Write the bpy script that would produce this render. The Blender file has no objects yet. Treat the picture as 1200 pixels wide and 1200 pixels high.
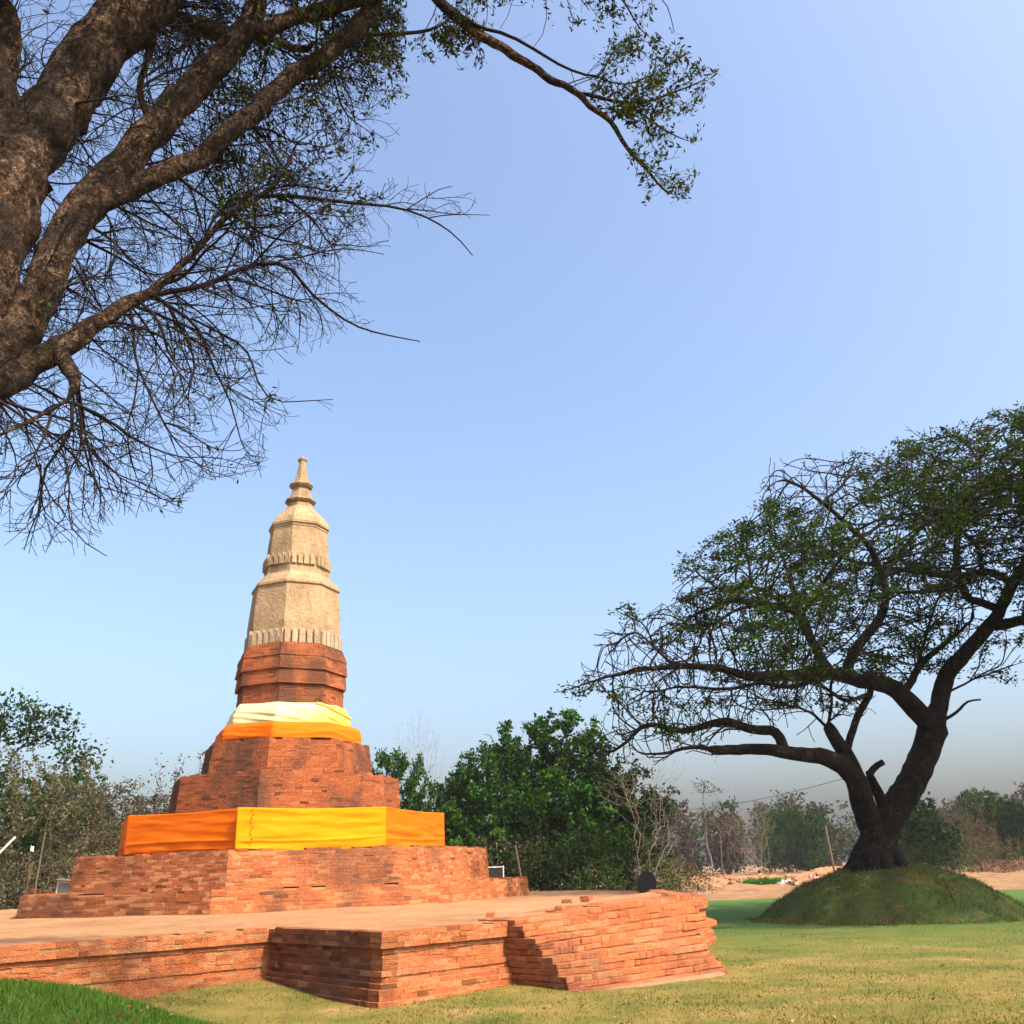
import bpy, math, random
import numpy as np
from mathutils import Vector, Matrix, noise as mnoise

SEED = 7
rng = np.random.default_rng(SEED)
random.seed(SEED)
scene = bpy.context.scene
col = scene.collection

# ------------------------------------------------------------------ camera
FPX, PITCH, ROLL, EYE = 1088.3, 0.37027, 0.03606, 1.65
Fw = np.array([0, math.cos(PITCH), math.sin(PITCH)])
Rt0 = np.array([1.0, 0, 0]); Up0 = np.array([0, -math.sin(PITCH), math.cos(PITCH)])
Rt = math.cos(ROLL) * Rt0 - math.sin(ROLL) * Up0
Up = math.sin(ROLL) * Rt0 + math.cos(ROLL) * Up0
CAM = np.array([0, 0, EYE])

def at(px, py, Y):
    """world point seen in direction (px, py) of a 1200 px picture, at world depth Y"""
    d = Rt * ((px - 600) / FPX) + Up * ((600 - py) / FPX) + Fw
    return CAM + d * (Y / d[1])

def px_of(P):
    q = np.asarray(P) - CAM
    c = q @ Fw
    return 600 + FPX * (q @ Rt) / c, 600 - FPX * (q @ Up) / c

cd = bpy.data.cameras.new('camera'); cam = bpy.data.objects.new('camera', cd); col.objects.link(cam)
m = Matrix.Identity(4)
for i in range(3):
    m[i][0], m[i][1], m[i][2], m[i][3] = Rt[i], Up[i], -Fw[i], CAM[i]
cam.matrix_world = m
cd.sensor_width = 36; cd.sensor_height = 36; cd.lens = FPX / 1200 * 36
cd.clip_start = 0.1; cd.clip_end = 5000
scene.camera = cam

# ------------------------------------------------------------------ helpers
def tag(o, label=None, cat=None, group=None, kind=None):
    if label: o['label'] = label
    if cat: o['category'] = cat
    if group: o['group'] = group
    if kind: o['kind'] = kind
    return o

def empty(name, loc, label=None, cat=None, group=None, rz=0):
    o = bpy.data.objects.new(name, None); col.objects.link(o)
    o.location = loc; o.rotation_euler.z = rz; o.empty_display_size = .3
    return tag(o, label, cat, group)

class MB:
    """collects vertices, faces and a colour per vertex; links ONE mesh object"""
    def __init__(s): s.v = []; s.q = []; s.t = []; s.c = []; s.n = 0; s.poly = []
    def add(s, v, quads=None, tris=None, c=(1, 1, 1), polys=None):
        v = np.asarray(v, float).reshape(-1, 3)
        s.v.append(v)
        c = np.asarray(c, float)
        if c.ndim == 1: c = np.tile(c, (len(v), 1))
        s.c.append(c)
        if quads is not None: s.q.append(np.asarray(quads).reshape(-1, 4) + s.n)
        if tris is not None: s.t.append(np.asarray(tris).reshape(-1, 3) + s.n)
        if polys: s.poly += [[i + s.n for i in p] for p in polys]
        s.n += len(v)
    def mesh(s, name, mat, smooth=False):
        V = np.concatenate(s.v); C = np.concatenate(s.c)
        Q = np.concatenate(s.q) if s.q else np.zeros((0, 4), int)
        T = np.concatenate(s.t) if s.t else np.zeros((0, 3), int)
        me = bpy.data.meshes.new(name)
        pl = [np.array(p) for p in s.poly]
        loops = np.concatenate([Q.ravel(), T.ravel()] + pl).astype(np.int32)
        tot = np.concatenate([np.full(len(Q), 4), np.full(len(T), 3), np.array([len(p) for p in pl], int)]).astype(np.int32)
        start = np.concatenate([[0], np.cumsum(tot)[:-1]]).astype(np.int32)
        me.vertices.add(len(V)); me.vertices.foreach_set('co', V.astype(np.float32).ravel())
        me.loops.add(len(loops)); me.loops.foreach_set('vertex_index', loops)
        me.polygons.add(len(tot)); me.polygons.foreach_set('loop_start', start)
        if hasattr(me.polygons[0], 'loop_total'):
            try: me.polygons.foreach_set('loop_total', tot)
            except Exception: pass
        me.polygons.foreach_set('use_smooth', np.full(len(tot), bool(smooth)))
        a = me.color_attributes.new('col', 'FLOAT_COLOR', 'POINT')
        a.data.foreach_set('color', np.concatenate([C, np.ones((len(C), 1))], 1).astype(np.float32).ravel())
        me.update(calc_edges=True); me.validate()
        me.materials.append(mat)
        return me
    def build(s, name, mat, parent=None, smooth=False):
        o = bpy.data.objects.new(name, s.mesh(name, mat, smooth)); col.objects.link(o)
        if parent is not None:
            o.parent = parent
            o.matrix_parent_inverse = Matrix.Translation(-Vector(parent.location)) if parent.rotation_euler.z == 0 else Matrix.Identity(4)
        return o
    def box(s, lo, hi, c=(1, 1, 1), M=None):
        x0, y0, z0 = lo; x1, y1, z1 = hi
        v = np.array([[x0,y0,z0],[x1,y0,z0],[x1,y1,z0],[x0,y1,z0],[x0,y0,z1],[x1,y0,z1],[x1,y1,z1],[x0,y1,z1]], float)
        if M is not None: v = v @ np.asarray(M)[:3, :3].T + np.asarray(M)[:3, 3]
        s.add(v, BOXQ, c=c)
    def tube(s, pts, rad, sides=6, c=(1, 1, 1), cap=True, rough=0):
        pts = np.asarray(pts, float); rad = np.asarray(rad, float)
        n = len(pts)
        if n < 2: return
        T = np.gradient(pts, axis=0); T /= np.linalg.norm(T, axis=1)[:, None] + 1e-9
        a = np.array([0, 0, 1.0]) if abs(T[0][2]) < .9 else np.array([1.0, 0, 0])
        u = np.cross(T[0], a); u /= np.linalg.norm(u)
        U = np.empty((n, 3))
        for i in range(n):
            u = u - T[i] * (u @ T[i]); u /= np.linalg.norm(u) + 1e-9; U[i] = u
        W = np.cross(T, U)
        th = np.arange(sides) * 2 * math.pi / sides
        r = rad[:, None]
        if rough:
            rr = np.empty((n, sides))
            for i in range(n):
                for j in range(sides):
                    d = U[i] * math.cos(th[j]) + W[i] * math.sin(th[j])
                    p = Vector(pts[i] + d * rad[i])
                    rr[i, j] = 1 + rough * (mnoise.noise(p * (1.1 / max(rad[i], .1))) + .6 * mnoise.noise(p * (3.2 / max(rad[i], .1))))
            r = r * rr
        v = pts[:, None, :] + r[..., None] * (U[:, None, :] * np.cos(th)[None, :, None] + W[:, None, :] * np.sin(th)[None, :, None])
        i = np.arange(n - 1)[:, None] * sides; j = np.arange(sides)[None, :]; k = (j + 1) % sides
        q = np.stack([i + j, i + k, i + sides + k, i + sides + j], -1).reshape(-1, 4)
        polys = [list(range((n - 1) * sides, n * sides)), list(range(sides))[::-1]] if cap else None
        s.add(v.reshape(-1, 3), q, c=c, polys=polys)
BOXQ = np.array([[0,3,2,1],[4,5,6,7],[0,1,5,4],[1,2,6,5],[2,3,7,6],[3,0,4,7]])

# ------------------------------------------------------------------ materials
def mat(name, rough=.9):
    m = bpy.data.materials.new(name); m.use_nodes = True
    nt = m.node_tree; b = nt.nodes['Principled BSDF']
    b.inputs['Roughness'].default_value = rough
    b.inputs['Specular IOR Level'].default_value = .2
    return m, nt, b
def N(nt, t, **kw):
    n = nt.nodes.new(t)
    for k, v in kw.items():
        if k in n.inputs: n.inputs[k].default_value = v
        else: setattr(n, k, v)
    return n
def L(nt, a, b): nt.links.new(a, b)
def noise(nt, scale, detail=6, rough=.6, vec=None, dist=0):
    n = N(nt, 'ShaderNodeTexNoise'); n.inputs['Scale'].default_value = scale
    n.inputs['Detail'].default_value = detail; n.inputs['Roughness'].default_value = rough; n.inputs['Distortion'].default_value = dist
    if vec is not None: L(nt, vec, n.inputs['Vector'])
    return n
def ramp(nt, fac, stops):
    r = N(nt, 'ShaderNodeValToRGB'); e = r.color_ramp.elements
    while len(e) < len(stops): e.new(.5)
    for x, (p, c) in zip(e, stops):
        x.position = p; x.color = (*c, 1) if len(c) == 3 else c
    L(nt, fac, r.inputs['Fac']); return r
def mix(nt, fac, a, b, mode='MIX'):
    n = N(nt, 'ShaderNodeMix', data_type='RGBA', blend_type=mode)
    for sock, v in ((n.inputs[0], fac), (n.inputs[6], a), (n.inputs[7], b)):
        if hasattr(v, 'is_linked'): L(nt, v, sock)
        elif isinstance(v, (int, float)): sock.default_value = v
        else: sock.default_value = (*v, 1)
    return n.outputs[2]
def posn(nt): return N(nt, 'ShaderNodeNewGeometry').outputs['Position']
def scaled(nt, vec, s):
    mp = N(nt, 'ShaderNodeMapping'); L(nt, vec, mp.inputs['Vector']); mp.inputs['Scale'].default_value = s
    return mp.outputs['Vector']
def bump(nt, b, h, dist=.02, strength=1.0):
    n = N(nt, 'ShaderNodeBump'); n.inputs['Distance'].default_value = dist; n.inputs['Strength'].default_value = strength
    L(nt, h, n.inputs['Height']); L(nt, n.outputs['Normal'], b.inputs['Normal'])
def attr(nt): return N(nt, 'ShaderNodeVertexColor', layer_name='col').outputs['Color']

def brick_mat(name, stain, pale, bumpd):
    m, nt, b = mat(name, .95)
    p = posn(nt)
    n1 = noise(nt, 14, 8, .7, p); n2 = noise(nt, 1.3, 5, .6, p); n3 = noise(nt, .55, 6, .65, scaled(nt, p, (1, 1, .55)), .4); n4 = noise(nt, 55, 3, .6, p)
    v = ramp(nt, n1.outputs[0], [(.25, (.62, .58, .55)), (.5, (1, 1, 1)), (.75, (1.22, 1.25, 1.25))])
    c = mix(nt, 1, attr(nt), v.outputs[0], 'MULTIPLY')
    f2 = ramp(nt, n2.outputs[0], [(.42, (0, 0, 0)), (.72, (1, 1, 1))])
    mm = N(nt, 'ShaderNodeMath', operation='MULTIPLY'); L(nt, f2.outputs[0], mm.inputs[0]); mm.inputs[1].default_value = pale
    c = mix(nt, mm.outputs[0], c, (.58, .245, .115))
    f3 = ramp(nt, n3.outputs[0], [(.47, (0, 0, 0)), (.62, (1, 1, 1))])
    m3 = N(nt, 'ShaderNodeMath', operation='MULTIPLY'); L(nt, f3.outputs[0], m3.inputs[0]); m3.inputs[1].default_value = stain
    c = mix(nt, m3.outputs[0], c, (.10, .052, .035))
    L(nt, c, b.inputs['Base Color'])
    a = N(nt, 'ShaderNodeMath', operation='ADD'); L(nt, n1.outputs[0], a.inputs[0]); L(nt, n4.outputs[0], a.inputs[1])
    bump(nt, b, a.outputs[0], bumpd)
    return m
M_brick = brick_mat('weathered_brick', .60, .26, .035)
M_tier = brick_mat('eroded_brick', .80, .10, .06)
M_platform = brick_mat('platform_brick', .48, .36, .04)

def plaster():
    m, nt, b = mat('old_plaster', .9); p = posn(nt)
    n1 = noise(nt, 1.6, 8, .65, scaled(nt, p, (1, 1, .45))); n2 = noise(nt, 9, 6, .7, p); n3 = noise(nt, 3.2, 7, .72, p, .6)
    c = ramp(nt, n1.outputs[0], [(.3, (.20, .135, .078)), (.5, (.315, .222, .126)), (.7, (.37, .28, .168))]).outputs[0]
    d = ramp(nt, n3.outputs[0], [(.54, (0, 0, 0)), (.66, (.85, .85, .85))]).outputs[0]
    c = mix(nt, d, c, (.25, .15, .07))
    k = N(nt, 'ShaderNodeTexVoronoi', feature='DISTANCE_TO_EDGE'); k.inputs['Scale'].default_value = 2.4
    L(nt, mix(nt, .25, p, n2.outputs['Color']), k.inputs['Vector'])
    cr = ramp(nt, k.outputs['Distance'], [(0, (.55, .5, .45)), (.018, (1, 1, 1))]).outputs[0]
    c = mix(nt, .6, c, mix(nt, 1, c, cr, 'MULTIPLY'))
    sk_ = noise(nt, 1.0, 6, .7, scaled(nt, p, (5, 5, .55))); sm = ramp(nt, sk_.outputs[0], [(.55, (0, 0, 0)), (.70, (.75, .75, .75))]).outputs[0]
    c = mix(nt, sm, c, (.15, .105, .065))
    c = mix(nt, 1, c, attr(nt), 'MULTIPLY')
    hsum = N(nt, 'ShaderNodeMath', operation='ADD'); L(nt, n2.outputs[0], hsum.inputs[0]); L(nt, n3.outputs[0], hsum.inputs[1])
    L(nt, c, b.inputs['Base Color']); bump(nt, b, hsum.outputs[0], .05)
    return m
M_plaster = plaster()

def cloth_mat():
    m, nt, b = mat('robe_cloth', .75); p = posn(nt)
    n = noise(nt, 1.2, 4, .6, scaled(nt, p, (1, 1, 9)))
    v = ramp(nt, n.outputs[0], [(.35, (.90, .86, .82)), (.6, (1.03, 1.03, 1.03))]).outputs[0]
    c = mix(nt, 1, attr(nt), v, 'MULTIPLY'); L(nt, c, b.inputs['Base Color'])
    w = noise(nt, 300, 2, .5, p); bump(nt, b, w.outputs[0], .002)
    b.inputs['Specular IOR Level'].default_value = .05
    return m
M_cloth = cloth_mat()

def bark(name, c0, c1, c2, scale, bd):
    m, nt, b = mat(name, .95); p = posn(nt)
    n0 = noise(nt, scale * .5, 6, .7, p); pv = mix(nt, .45, p, n0.outputs['Color'])
    v = N(nt, 'ShaderNodeTexVoronoi', feature='F1'); v.inputs['Scale'].default_value = scale * 3.2
    L(nt, scaled(nt, pv, (1, 1, .7)), v.inputs['Vector'])
    n1 = noise(nt, scale * 3, 10, .8, p, .3); n2 = noise(nt, 1.4, 6, .65, p); n3 = noise(nt, scale * .9, 7, .75, p, .8)
    f = mix(nt, .45, n1.outputs[0], n3.outputs[0])
    c = ramp(nt, f, [(.43, c0), (.51, c1), (.585, c2)]).outputs[0]
    e = ramp(nt, v.outputs['Distance'], [(.15, (1.25, 1.22, 1.2)), (.5, (.75, .72, .7)), (.8, (.35, .33, .3))]).outputs[0]
    c = mix(nt, 1, c, e, 'MULTIPLY')
    d = ramp(nt, n2.outputs[0], [(.46, (0, 0, 0)), (.56, (1, 1, 1))]).outputs[0]
    c = mix(nt, d, c, mix(nt, .72, c, (.02, .014, .010)))
    L(nt, c, b.inputs['Base Color'])
    h = N(nt, 'ShaderNodeMath', operation='ADD'); L(nt, n1.outputs[0], h.inputs[0]); L(nt, e, h.inputs[1])
    bump(nt, b, h.outputs[0], bd)
    return m
M_bark_near = bark('flaky_bark', (.014, .009, .006), (.17, .098, .058), (.55, .41, .29), 9, .08)  # flaking bark, its contrast raised to paint in sunlit and dark patches
M_bark = bark('dark_bark', (.005, .004, .003), (.012, .008, .006), (.075, .046, .030), 4, .06)
def twig(name, c):
    m, nt, b = mat(name, .9); n = noise(nt, 6, 4, .6, posn(nt))
    L(nt, ramp(nt, n.outputs[0], [(.3, tuple(x * .6 for x in c)), (.7, tuple(x * 1.3 for x in c))]).outputs[0], b.inputs['Base Color']); return m
M_twig = twig('dark_twig', (.018, .012, .010)); M_twig_grey = twig('grey_twig', (.13, .10, .075)); M_twig_pale = twig('pale_twig', (.21, .16, .12))
M_twig_brown = twig('brown_twig', (.05, .034, .024))

def leaf_mat():
    m, nt, b = mat('leaf', .55); nt.nodes.remove(b)
    o = nt.nodes['Material Output']; c = attr(nt)
    d = N(nt, 'ShaderNodeBsdfDiffuse'); t = N(nt, 'ShaderNodeBsdfTranslucent'); x = N(nt, 'ShaderNodeMixShader'); x.inputs[0].default_value = .3
    L(nt, c, d.inputs['Color']); L(nt, mix(nt, 1, c, (1.25, 1.15, .5), 'MULTIPLY'), t.inputs['Color'])
    L(nt, d.outputs[0], x.inputs[1]); L(nt, t.outputs[0], x.inputs[2]); L(nt, x.outputs[0], o.inputs['Surface'])
    return m
M_leaf = leaf_mat()

def plain(name, c, rough=.6, metal=0):
    m, nt, b = mat(name, rough); n = noise(nt, 12, 5, .6, posn(nt))
    L(nt, ramp(nt, n.outputs[0], [(.3, tuple(x * .75 for x in c)), (.7, tuple(min(1, x * 1.15) for x in c))]).outputs[0], b.inputs['Base Color'])
    b.inputs['Metallic'].default_value = metal; return m

# ------------------------------------------------------------------ ground
def ss(a, b, x):
    t = np.clip((x - a) / (b - a), 0, 1); return t * t * (3 - 2 * t)
MOUND = (11.3, 31.2)
def ground_h(x, y):
    x = np.asarray(x, float); y = np.asarray(y, float)
    h = .23 * np.exp(-((x + 5.0) ** 2 + (y - 17.2) ** 2) / (2 * 1.9 ** 2)) + .07 * np.exp(-((x + .4) ** 2 + (y - 15.6) ** 2) / (2 * 1.2 ** 2))
    far = ss(48, 75, y)
    h = h + far * (.16 * np.sin(x * .31 + 1.3) * np.sin(y * .23) + .10 * np.sin(x * .83 + y * .37) + .05 * np.sin(x * 1.7 - y * 1.1))
    h = h + .018 * np.sin(x * 1.1 + .4) * np.sin(y * .9) + .01 * np.sin(x * 2.3 + y * 1.7)
    return h

def ground_mat():
    m, nt, b = mat('ground', .98); p = posn(nt)
    big = noise(nt, .11, 5, .6, p); mid = noise(nt, .7, 6, .65, p); fine = noise(nt, 22, 5, .75, p); tiny = noise(nt, 90, 3, .7, p)
    g = ramp(nt, mid.outputs[0], [(.30, (.055, .088, .015)), (.5, (.165, .138, .030)), (.70, (.27, .18, .06))]).outputs[0]
    sep = N(nt, 'ShaderNodeSeparateXYZ'); L(nt, p, sep.inputs[0])
    # greener, darker turf further from the platform
    ga = N(nt, 'ShaderNodeMath', operation='MULTIPLY_ADD'); L(nt, big.outputs[0], ga.inputs[0]); ga.inputs[1].default_value = 14; L(nt, sep.outputs['Y'], ga.inputs[2])
    gf = N(nt, 'ShaderNodeMapRange'); L(nt, ga.outputs[0], gf.inputs[0]); gf.inputs[1].default_value = 23; gf.inputs[2].default_value = 36
    g = mix(nt, gf.outputs[0], g, mix(nt, fine.outputs[0], (.035, .085, .014), (.075, .14, .025)))
    v = ramp(nt, fine.outputs[0], [(.28, (.72, .76, .7)), (.5, (1, 1, 1)), (.74, (1.26, 1.2, 1.18))]).outputs[0]
    g = mix(nt, 1, g, v, 'MULTIPLY')
    e = ramp(nt, mid.outputs[0], [(.28, (.13, .066, .031)), (.5, (.23, .125, .060)), (.75, (.33, .20, .105))]).outputs[0]
    e = mix(nt, .7, e, mix(nt, 1, e, v, 'MULTIPLY'))
    dry = ramp(nt, big.outputs[0], [(.54, (0, 0, 0)), (.66, (1, 1, 1))]).outputs[0]
    e = mix(nt, mix(nt, .6, (0, 0, 0), dry), e, (.17, .15, .05))
    ed = N(nt, 'ShaderNodeMath', operation='MULTIPLY_ADD'); L(nt, mid.outputs[0], ed.inputs[0]); ed.inputs[1].default_value = 6; L(nt, sep.outputs['Y'], ed.inputs[2])
    ef = N(nt, 'ShaderNodeMapRange'); L(nt, ed.outputs[0], ef.inputs[0]); ef.inputs[1].default_value = 53; ef.inputs[2].default_value = 55
    c = mix(nt, ef.outputs[0], g, e)
    # scattered bare soil in the near lawn, beside the brickwork
    bs = ramp(nt, mix(nt, .35, mid.outputs[0], fine.outputs[0]), [(.565, (0, 0, 0)), (.64, (1, 1, 1))]).outputs[0]
    bn = N(nt, 'ShaderNodeMapRange'); L(nt, sep.outputs['Y'], bn.inputs[0]); bn.inputs[1].default_value = 22; bn.inputs[2].default_value = 16; bn.inputs[3].default_value = 0; bn.inputs[4].default_value = .8
    bb = N(nt, 'ShaderNodeMath', operation='MULTIPLY'); L(nt, bs, bb.inputs[0]); L(nt, bn.outputs[0], bb.inputs[1])
    c = mix(nt, bb.outputs[0], c, (.36, .22, .12))
    L(nt, c, b.inputs['Base Color'])
    a = N(nt, 'ShaderNodeMath', operation='ADD'); L(nt, fine.outputs[0], a.inputs[0]); L(nt, tiny.outputs[0], a.inputs[1])
    bump(nt, b, a.outputs[0], .018)
    return m
M_ground = ground_mat()

def axis(lo, hi, step, far, grow=1.35):
    a = list(np.arange(lo, hi + 1e-6, step)); s = step; x = hi
    while x < far: s *= grow; x += s; a.append(x)
    s = step; x = lo; pre = []
    while x > -far: s *= grow; x -= s; pre.append(x)
    return np.array(pre[::-1] + a)
def sheet(name, xs, ys, hf, mtl, c=(1, 1, 1), drop=None):
    X, Y = np.meshgrid(xs, ys); Z = hf(X, Y)
    n, k = X.shape
    i = np.arange(n - 1)[:, None] * k + np.arange(k - 1)[None, :]
    q = np.stack([i, i + 1, i + k + 1, i + k], -1).reshape(-1, 4)
    b = MB(); b.add(np.stack([X, Y, Z], -1).reshape(-1, 3), q, c=c)
    return b.build(name, mtl, smooth=True)
g = sheet('ground', axis(-30, 60, .6, 1800), axis(-4, 120, .6, 1800), ground_h, M_ground); tag(g, kind='structure')

def mound_mat(name, ga, gb, soil, soilamt):
    m, nt, b = mat(name, .98); p = posn(nt)
    n1 = noise(nt, 1.1, 6, .65, p); n2 = noise(nt, 20, 5, .75, p); n3 = noise(nt, 4, 6, .7, p)
    c = mix(nt, n3.outputs[0], ga, gb)
    f = ramp(nt, mix(nt, .4, n1.outputs[0], n3.outputs[0]), [(soilamt, (0, 0, 0)), (soilamt + .1, (1, 1, 1))]).outputs[0]
    c = mix(nt, f, c, soil)
    c = mix(nt, 1, c, ramp(nt, n2.outputs[0], [(.28, (.5, .5, .5)), (.5, (1, 1, 1)), (.74, (1.5, 1.4, 1.3))]).outputs[0], 'MULTIPLY')
    L(nt, c, b.inputs['Base Color'])
    a = N(nt, 'ShaderNodeMath', operation='ADD'); L(nt, n2.outputs[0], a.inputs[0]); L(nt, n3.outputs[0], a.inputs[1]); bump(nt, b, a.outputs[0], .10)
    return m
def mound_h(x, y):
    r = np.hypot(x - MOUND[0], (y - MOUND[1]))
    th = np.arctan2(y - MOUND[1], x - MOUND[0])
    R = 3.95 * (1 + .05 * np.sin(3 * th + .5) + .025 * np.sin(7 * th) + .012 * np.sin(17 * th + 1))
    t = np.clip(1 - r / R, 0, 1)
    h = 1.48 * (1 - np.clip(r / R, 0, 1) ** 2.5)
    return h - .05 + (.05 * np.sin(x * 2.1 + 1) * np.sin(y * 1.9) + .035 * np.sin(x * 4.3 - y * 3.1) + .02 * np.sin(x * 8.3 + y * 7)) * np.clip(t * 6, 0, 1)
def disc_mound(name, ctr, R, hf, mtl, nr=40, nt_=96):
    rr = np.linspace(0, 1, nr) * R; th = np.arange(nt_) * 2 * math.pi / nt_
    X = ctr[0] + rr[:, None] * np.cos(th); Y = ctr[1] + rr[:, None] * np.sin(th); Z = hf(X, Y)
    i = np.arange(nr - 1)[:, None] * nt_; j = np.arange(nt_)[None, :]; k = (j + 1) % nt_
    q = np.stack([i + j, i + nt_ + j, i + nt_ + k, i + k], -1).reshape(-1, 4)
    b = MB(); b.add(np.stack([X, Y, Z], -1).reshape(-1, 3), q)
    o = b.build(name, mtl, smooth=True); tag(o, kind='structure'); return o
disc_mound('mound', MOUND, 4.6, mound_h, mound_mat('mound_turf', (.042, .082, .013), (.085, .115, .025), (.14, .088, .040), .51))
NM = (-5.75, 9.0)
def near_mound_h(x, y):
    r = np.hypot(x - NM[0], y - NM[1]); t = np.clip(1 - r / 4.4, 0, 1)
    return .86 * ss(0, 1, t * 1.25) - .03 + .015 * np.sin(x * 3.3) * np.sin(y * 2.9)
disc_mound('grassy_rise', NM, 4.5, near_mound_h, mound_mat('lush_turf', (.035, .075, .012), (.065, .11, .02), (.13, .12, .05), .58))

# grass blades
def blades(P, h, w, c, lean=.5):
    n = len(P); a = rng.uniform(0, 2 * math.pi, n); l = rng.normal(0, lean, (n, 2)) * h[:, None]
    d = np.stack([np.cos(a), np.sin(a), np.zeros(n)], 1) * w[:, None]
    tip = P + np.concatenate([l, h[:, None]], 1)
    v = np.stack([P - d, P + d, tip], 1).reshape(-1, 3)
    b = MB(); b.add(v, tris=np.arange(3 * n).reshape(-1, 3), c=np.repeat(c, 3, 0)); return b
def in_poly(x, y, poly):
    r = np.zeros(np.shape(x), bool); n = len(poly)
    for i in range(n):
        x0, y0 = poly[i]; x1, y1 = poly[(i + 1) % n]
        c = ((y0 > y) != (y1 > y)) & (x < (x1 - x0) * (y - y0) / (y1 - y0 + 1e-12) + x0)
        r ^= c
    return r

# ------------------------------------------------------------------ brickwork
PAL = np.array((.90, .83, .76)) * np.array([(.47, .150, .056), (.43, .132, .050), (.50, .178, .068), (.38, .112, .044), (.52, .210, .090), (.46, .160, .066), (.30, .092, .040)])
PALP = np.array([.24, .2, .2, .12, .11, .09, .04])
MORTAR = np.array((.46, .215, .095))
def course(B, p0, p1, z, h, off, depth=.26, Lb=.27, gap=.009, jit=.004, miss=0, c_mul=1.0, dark=0, pal=PAL, palp=PALP, ends=0, zj=.003, vary=.6):
    p0 = np.array(p0, float); p1 = np.array(p1, float); d = p1 - p0; ln = np.linalg.norm(d); d /= ln
    n = np.array([d[1], -d[0]])
    s = -ends + rng.uniform(-Lb * .6, 0); e = ln + ends
    first = True
    while s < e - .03:
        l = Lb * rng.choice([1, 1, 1, .52, .8]) * rng.uniform(.92, 1.1)
        a = max(s, -ends); bnd = min(s + l, e); s += l + gap
        if bnd - a < .03: continue
        if miss and rng.random() < miss: continue
        o = off + rng.normal(0, jit); z0 = z + gap * .5 + rng.normal(0, zj); z1 = z + h - gap * .5 + rng.normal(0, zj)
        C8 = []
        for zz in (z0, z1):
            for (ss_, oo) in ((a, o), (bnd, o), (bnd, o - depth), (a, o - depth)):
                q = p0 + d * (ss_ + rng.normal(0, .003)) + n * (oo + rng.normal(0, jit * .35))
                C8.append((q[0], q[1], zz + rng.normal(0, zj * .7)))
        c = pal[rng.choice(len(pal), p=palp)]; mean_ = pal.mean(0); c = (mean_ + (c - mean_) * vary) * rng.uniform(.92, 1.08) * c_mul
        if dark and rng.random() < dark: c = c * rng.uniform(.35, .7)
        B.add(C8, BOXQ, c=np.clip(c, 0, 1))
def offset_poly(P, o):
    """grow a CCW polygon by o"""
    P = [np.array(p, float) for p in P]; n = len(P); out = []
    for i in range(n):
        a, b, c = P[i - 1], P[i], P[(i + 1) % n]
        d1 = (b - a) / np.linalg.norm(b - a); d2 = (c - b) / np.linalg.norm(c - b)
        n1 = np.array([d1[1], -d1[0]]); n2 = np.array([d2[1], -d2[0]])
        k = n1 + n2; k /= np.linalg.norm(k); out.append(b + k * o / max(.4, k @ n1))
    return out
def prism(B, P, z0, z1, c, P1=None):
    P1 = P1 or P; n = len(P)
    v = [(p[0], p[1], z0) for p in P] + [(p[0], p[1], z1) for p in P1]
    q = [[i, (i + 1) % n, n + (i + 1) % n, n + i] for i in range(n)]
    B.add(v, q, c=c, polys=[list(range(n, 2 * n)), list(range(n))[::-1]])

# ---- platform
TOP = .95
plat = [(-9.8, 11.5), (-4.2, 16.55), (-2.0, 14.02), (-.51, 15.53), (2.7, 19.2), (4.3, 24), (4.9, 30), (2.5, 37.5), (-6, 46), (-21, 41), (-31, 31)]
pf = empty('brick_platform', (-6, 26, 0), 'wide low terrace of worn orange brick that carries the tall stupa', 'platform')
H0 = -.12; NC = 15; CH = (TOP - H0) / NC
def prof_off(z):
    t = z / TOP
    if t > .78: return .015
    if t > .70: return -.04
    if t > .46: return -.055
    if t > .38: return .0
    if t > .30: return -.02
    if t > .22: return .035
    if t > .12: return .085
    return .13
B = MB()
for k in range(NC):
    z = H0 + k * CH; o = prof_off(z + CH * .5)
    PO = offset_poly(plat, o)
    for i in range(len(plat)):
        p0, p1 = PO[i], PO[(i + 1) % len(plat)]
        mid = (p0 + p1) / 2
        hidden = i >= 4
        if i in (1,):   # shaded face: bricks coloured darker to paint in its shade, and stronger mouldings
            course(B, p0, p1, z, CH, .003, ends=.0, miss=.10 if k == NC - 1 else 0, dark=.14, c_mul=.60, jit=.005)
        elif hidden:
            course(B, p0, p1, z, CH, 0, Lb=.5, miss=.15 if k == NC - 1 else 0)
        else:
            course(B, p0, p1, z, CH, 0, miss=.12 if k == NC - 1 else 0, dark=.02, jit=.0045, gap=.006, vary=.85)
    prism(B, offset_poly(plat, o - .0045), z - .001, z + CH - .001 - (.02 if k == NC - 1 else 0), MORTAR * .92)
B.build('retaining_wall', M_platform, pf)

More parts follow.
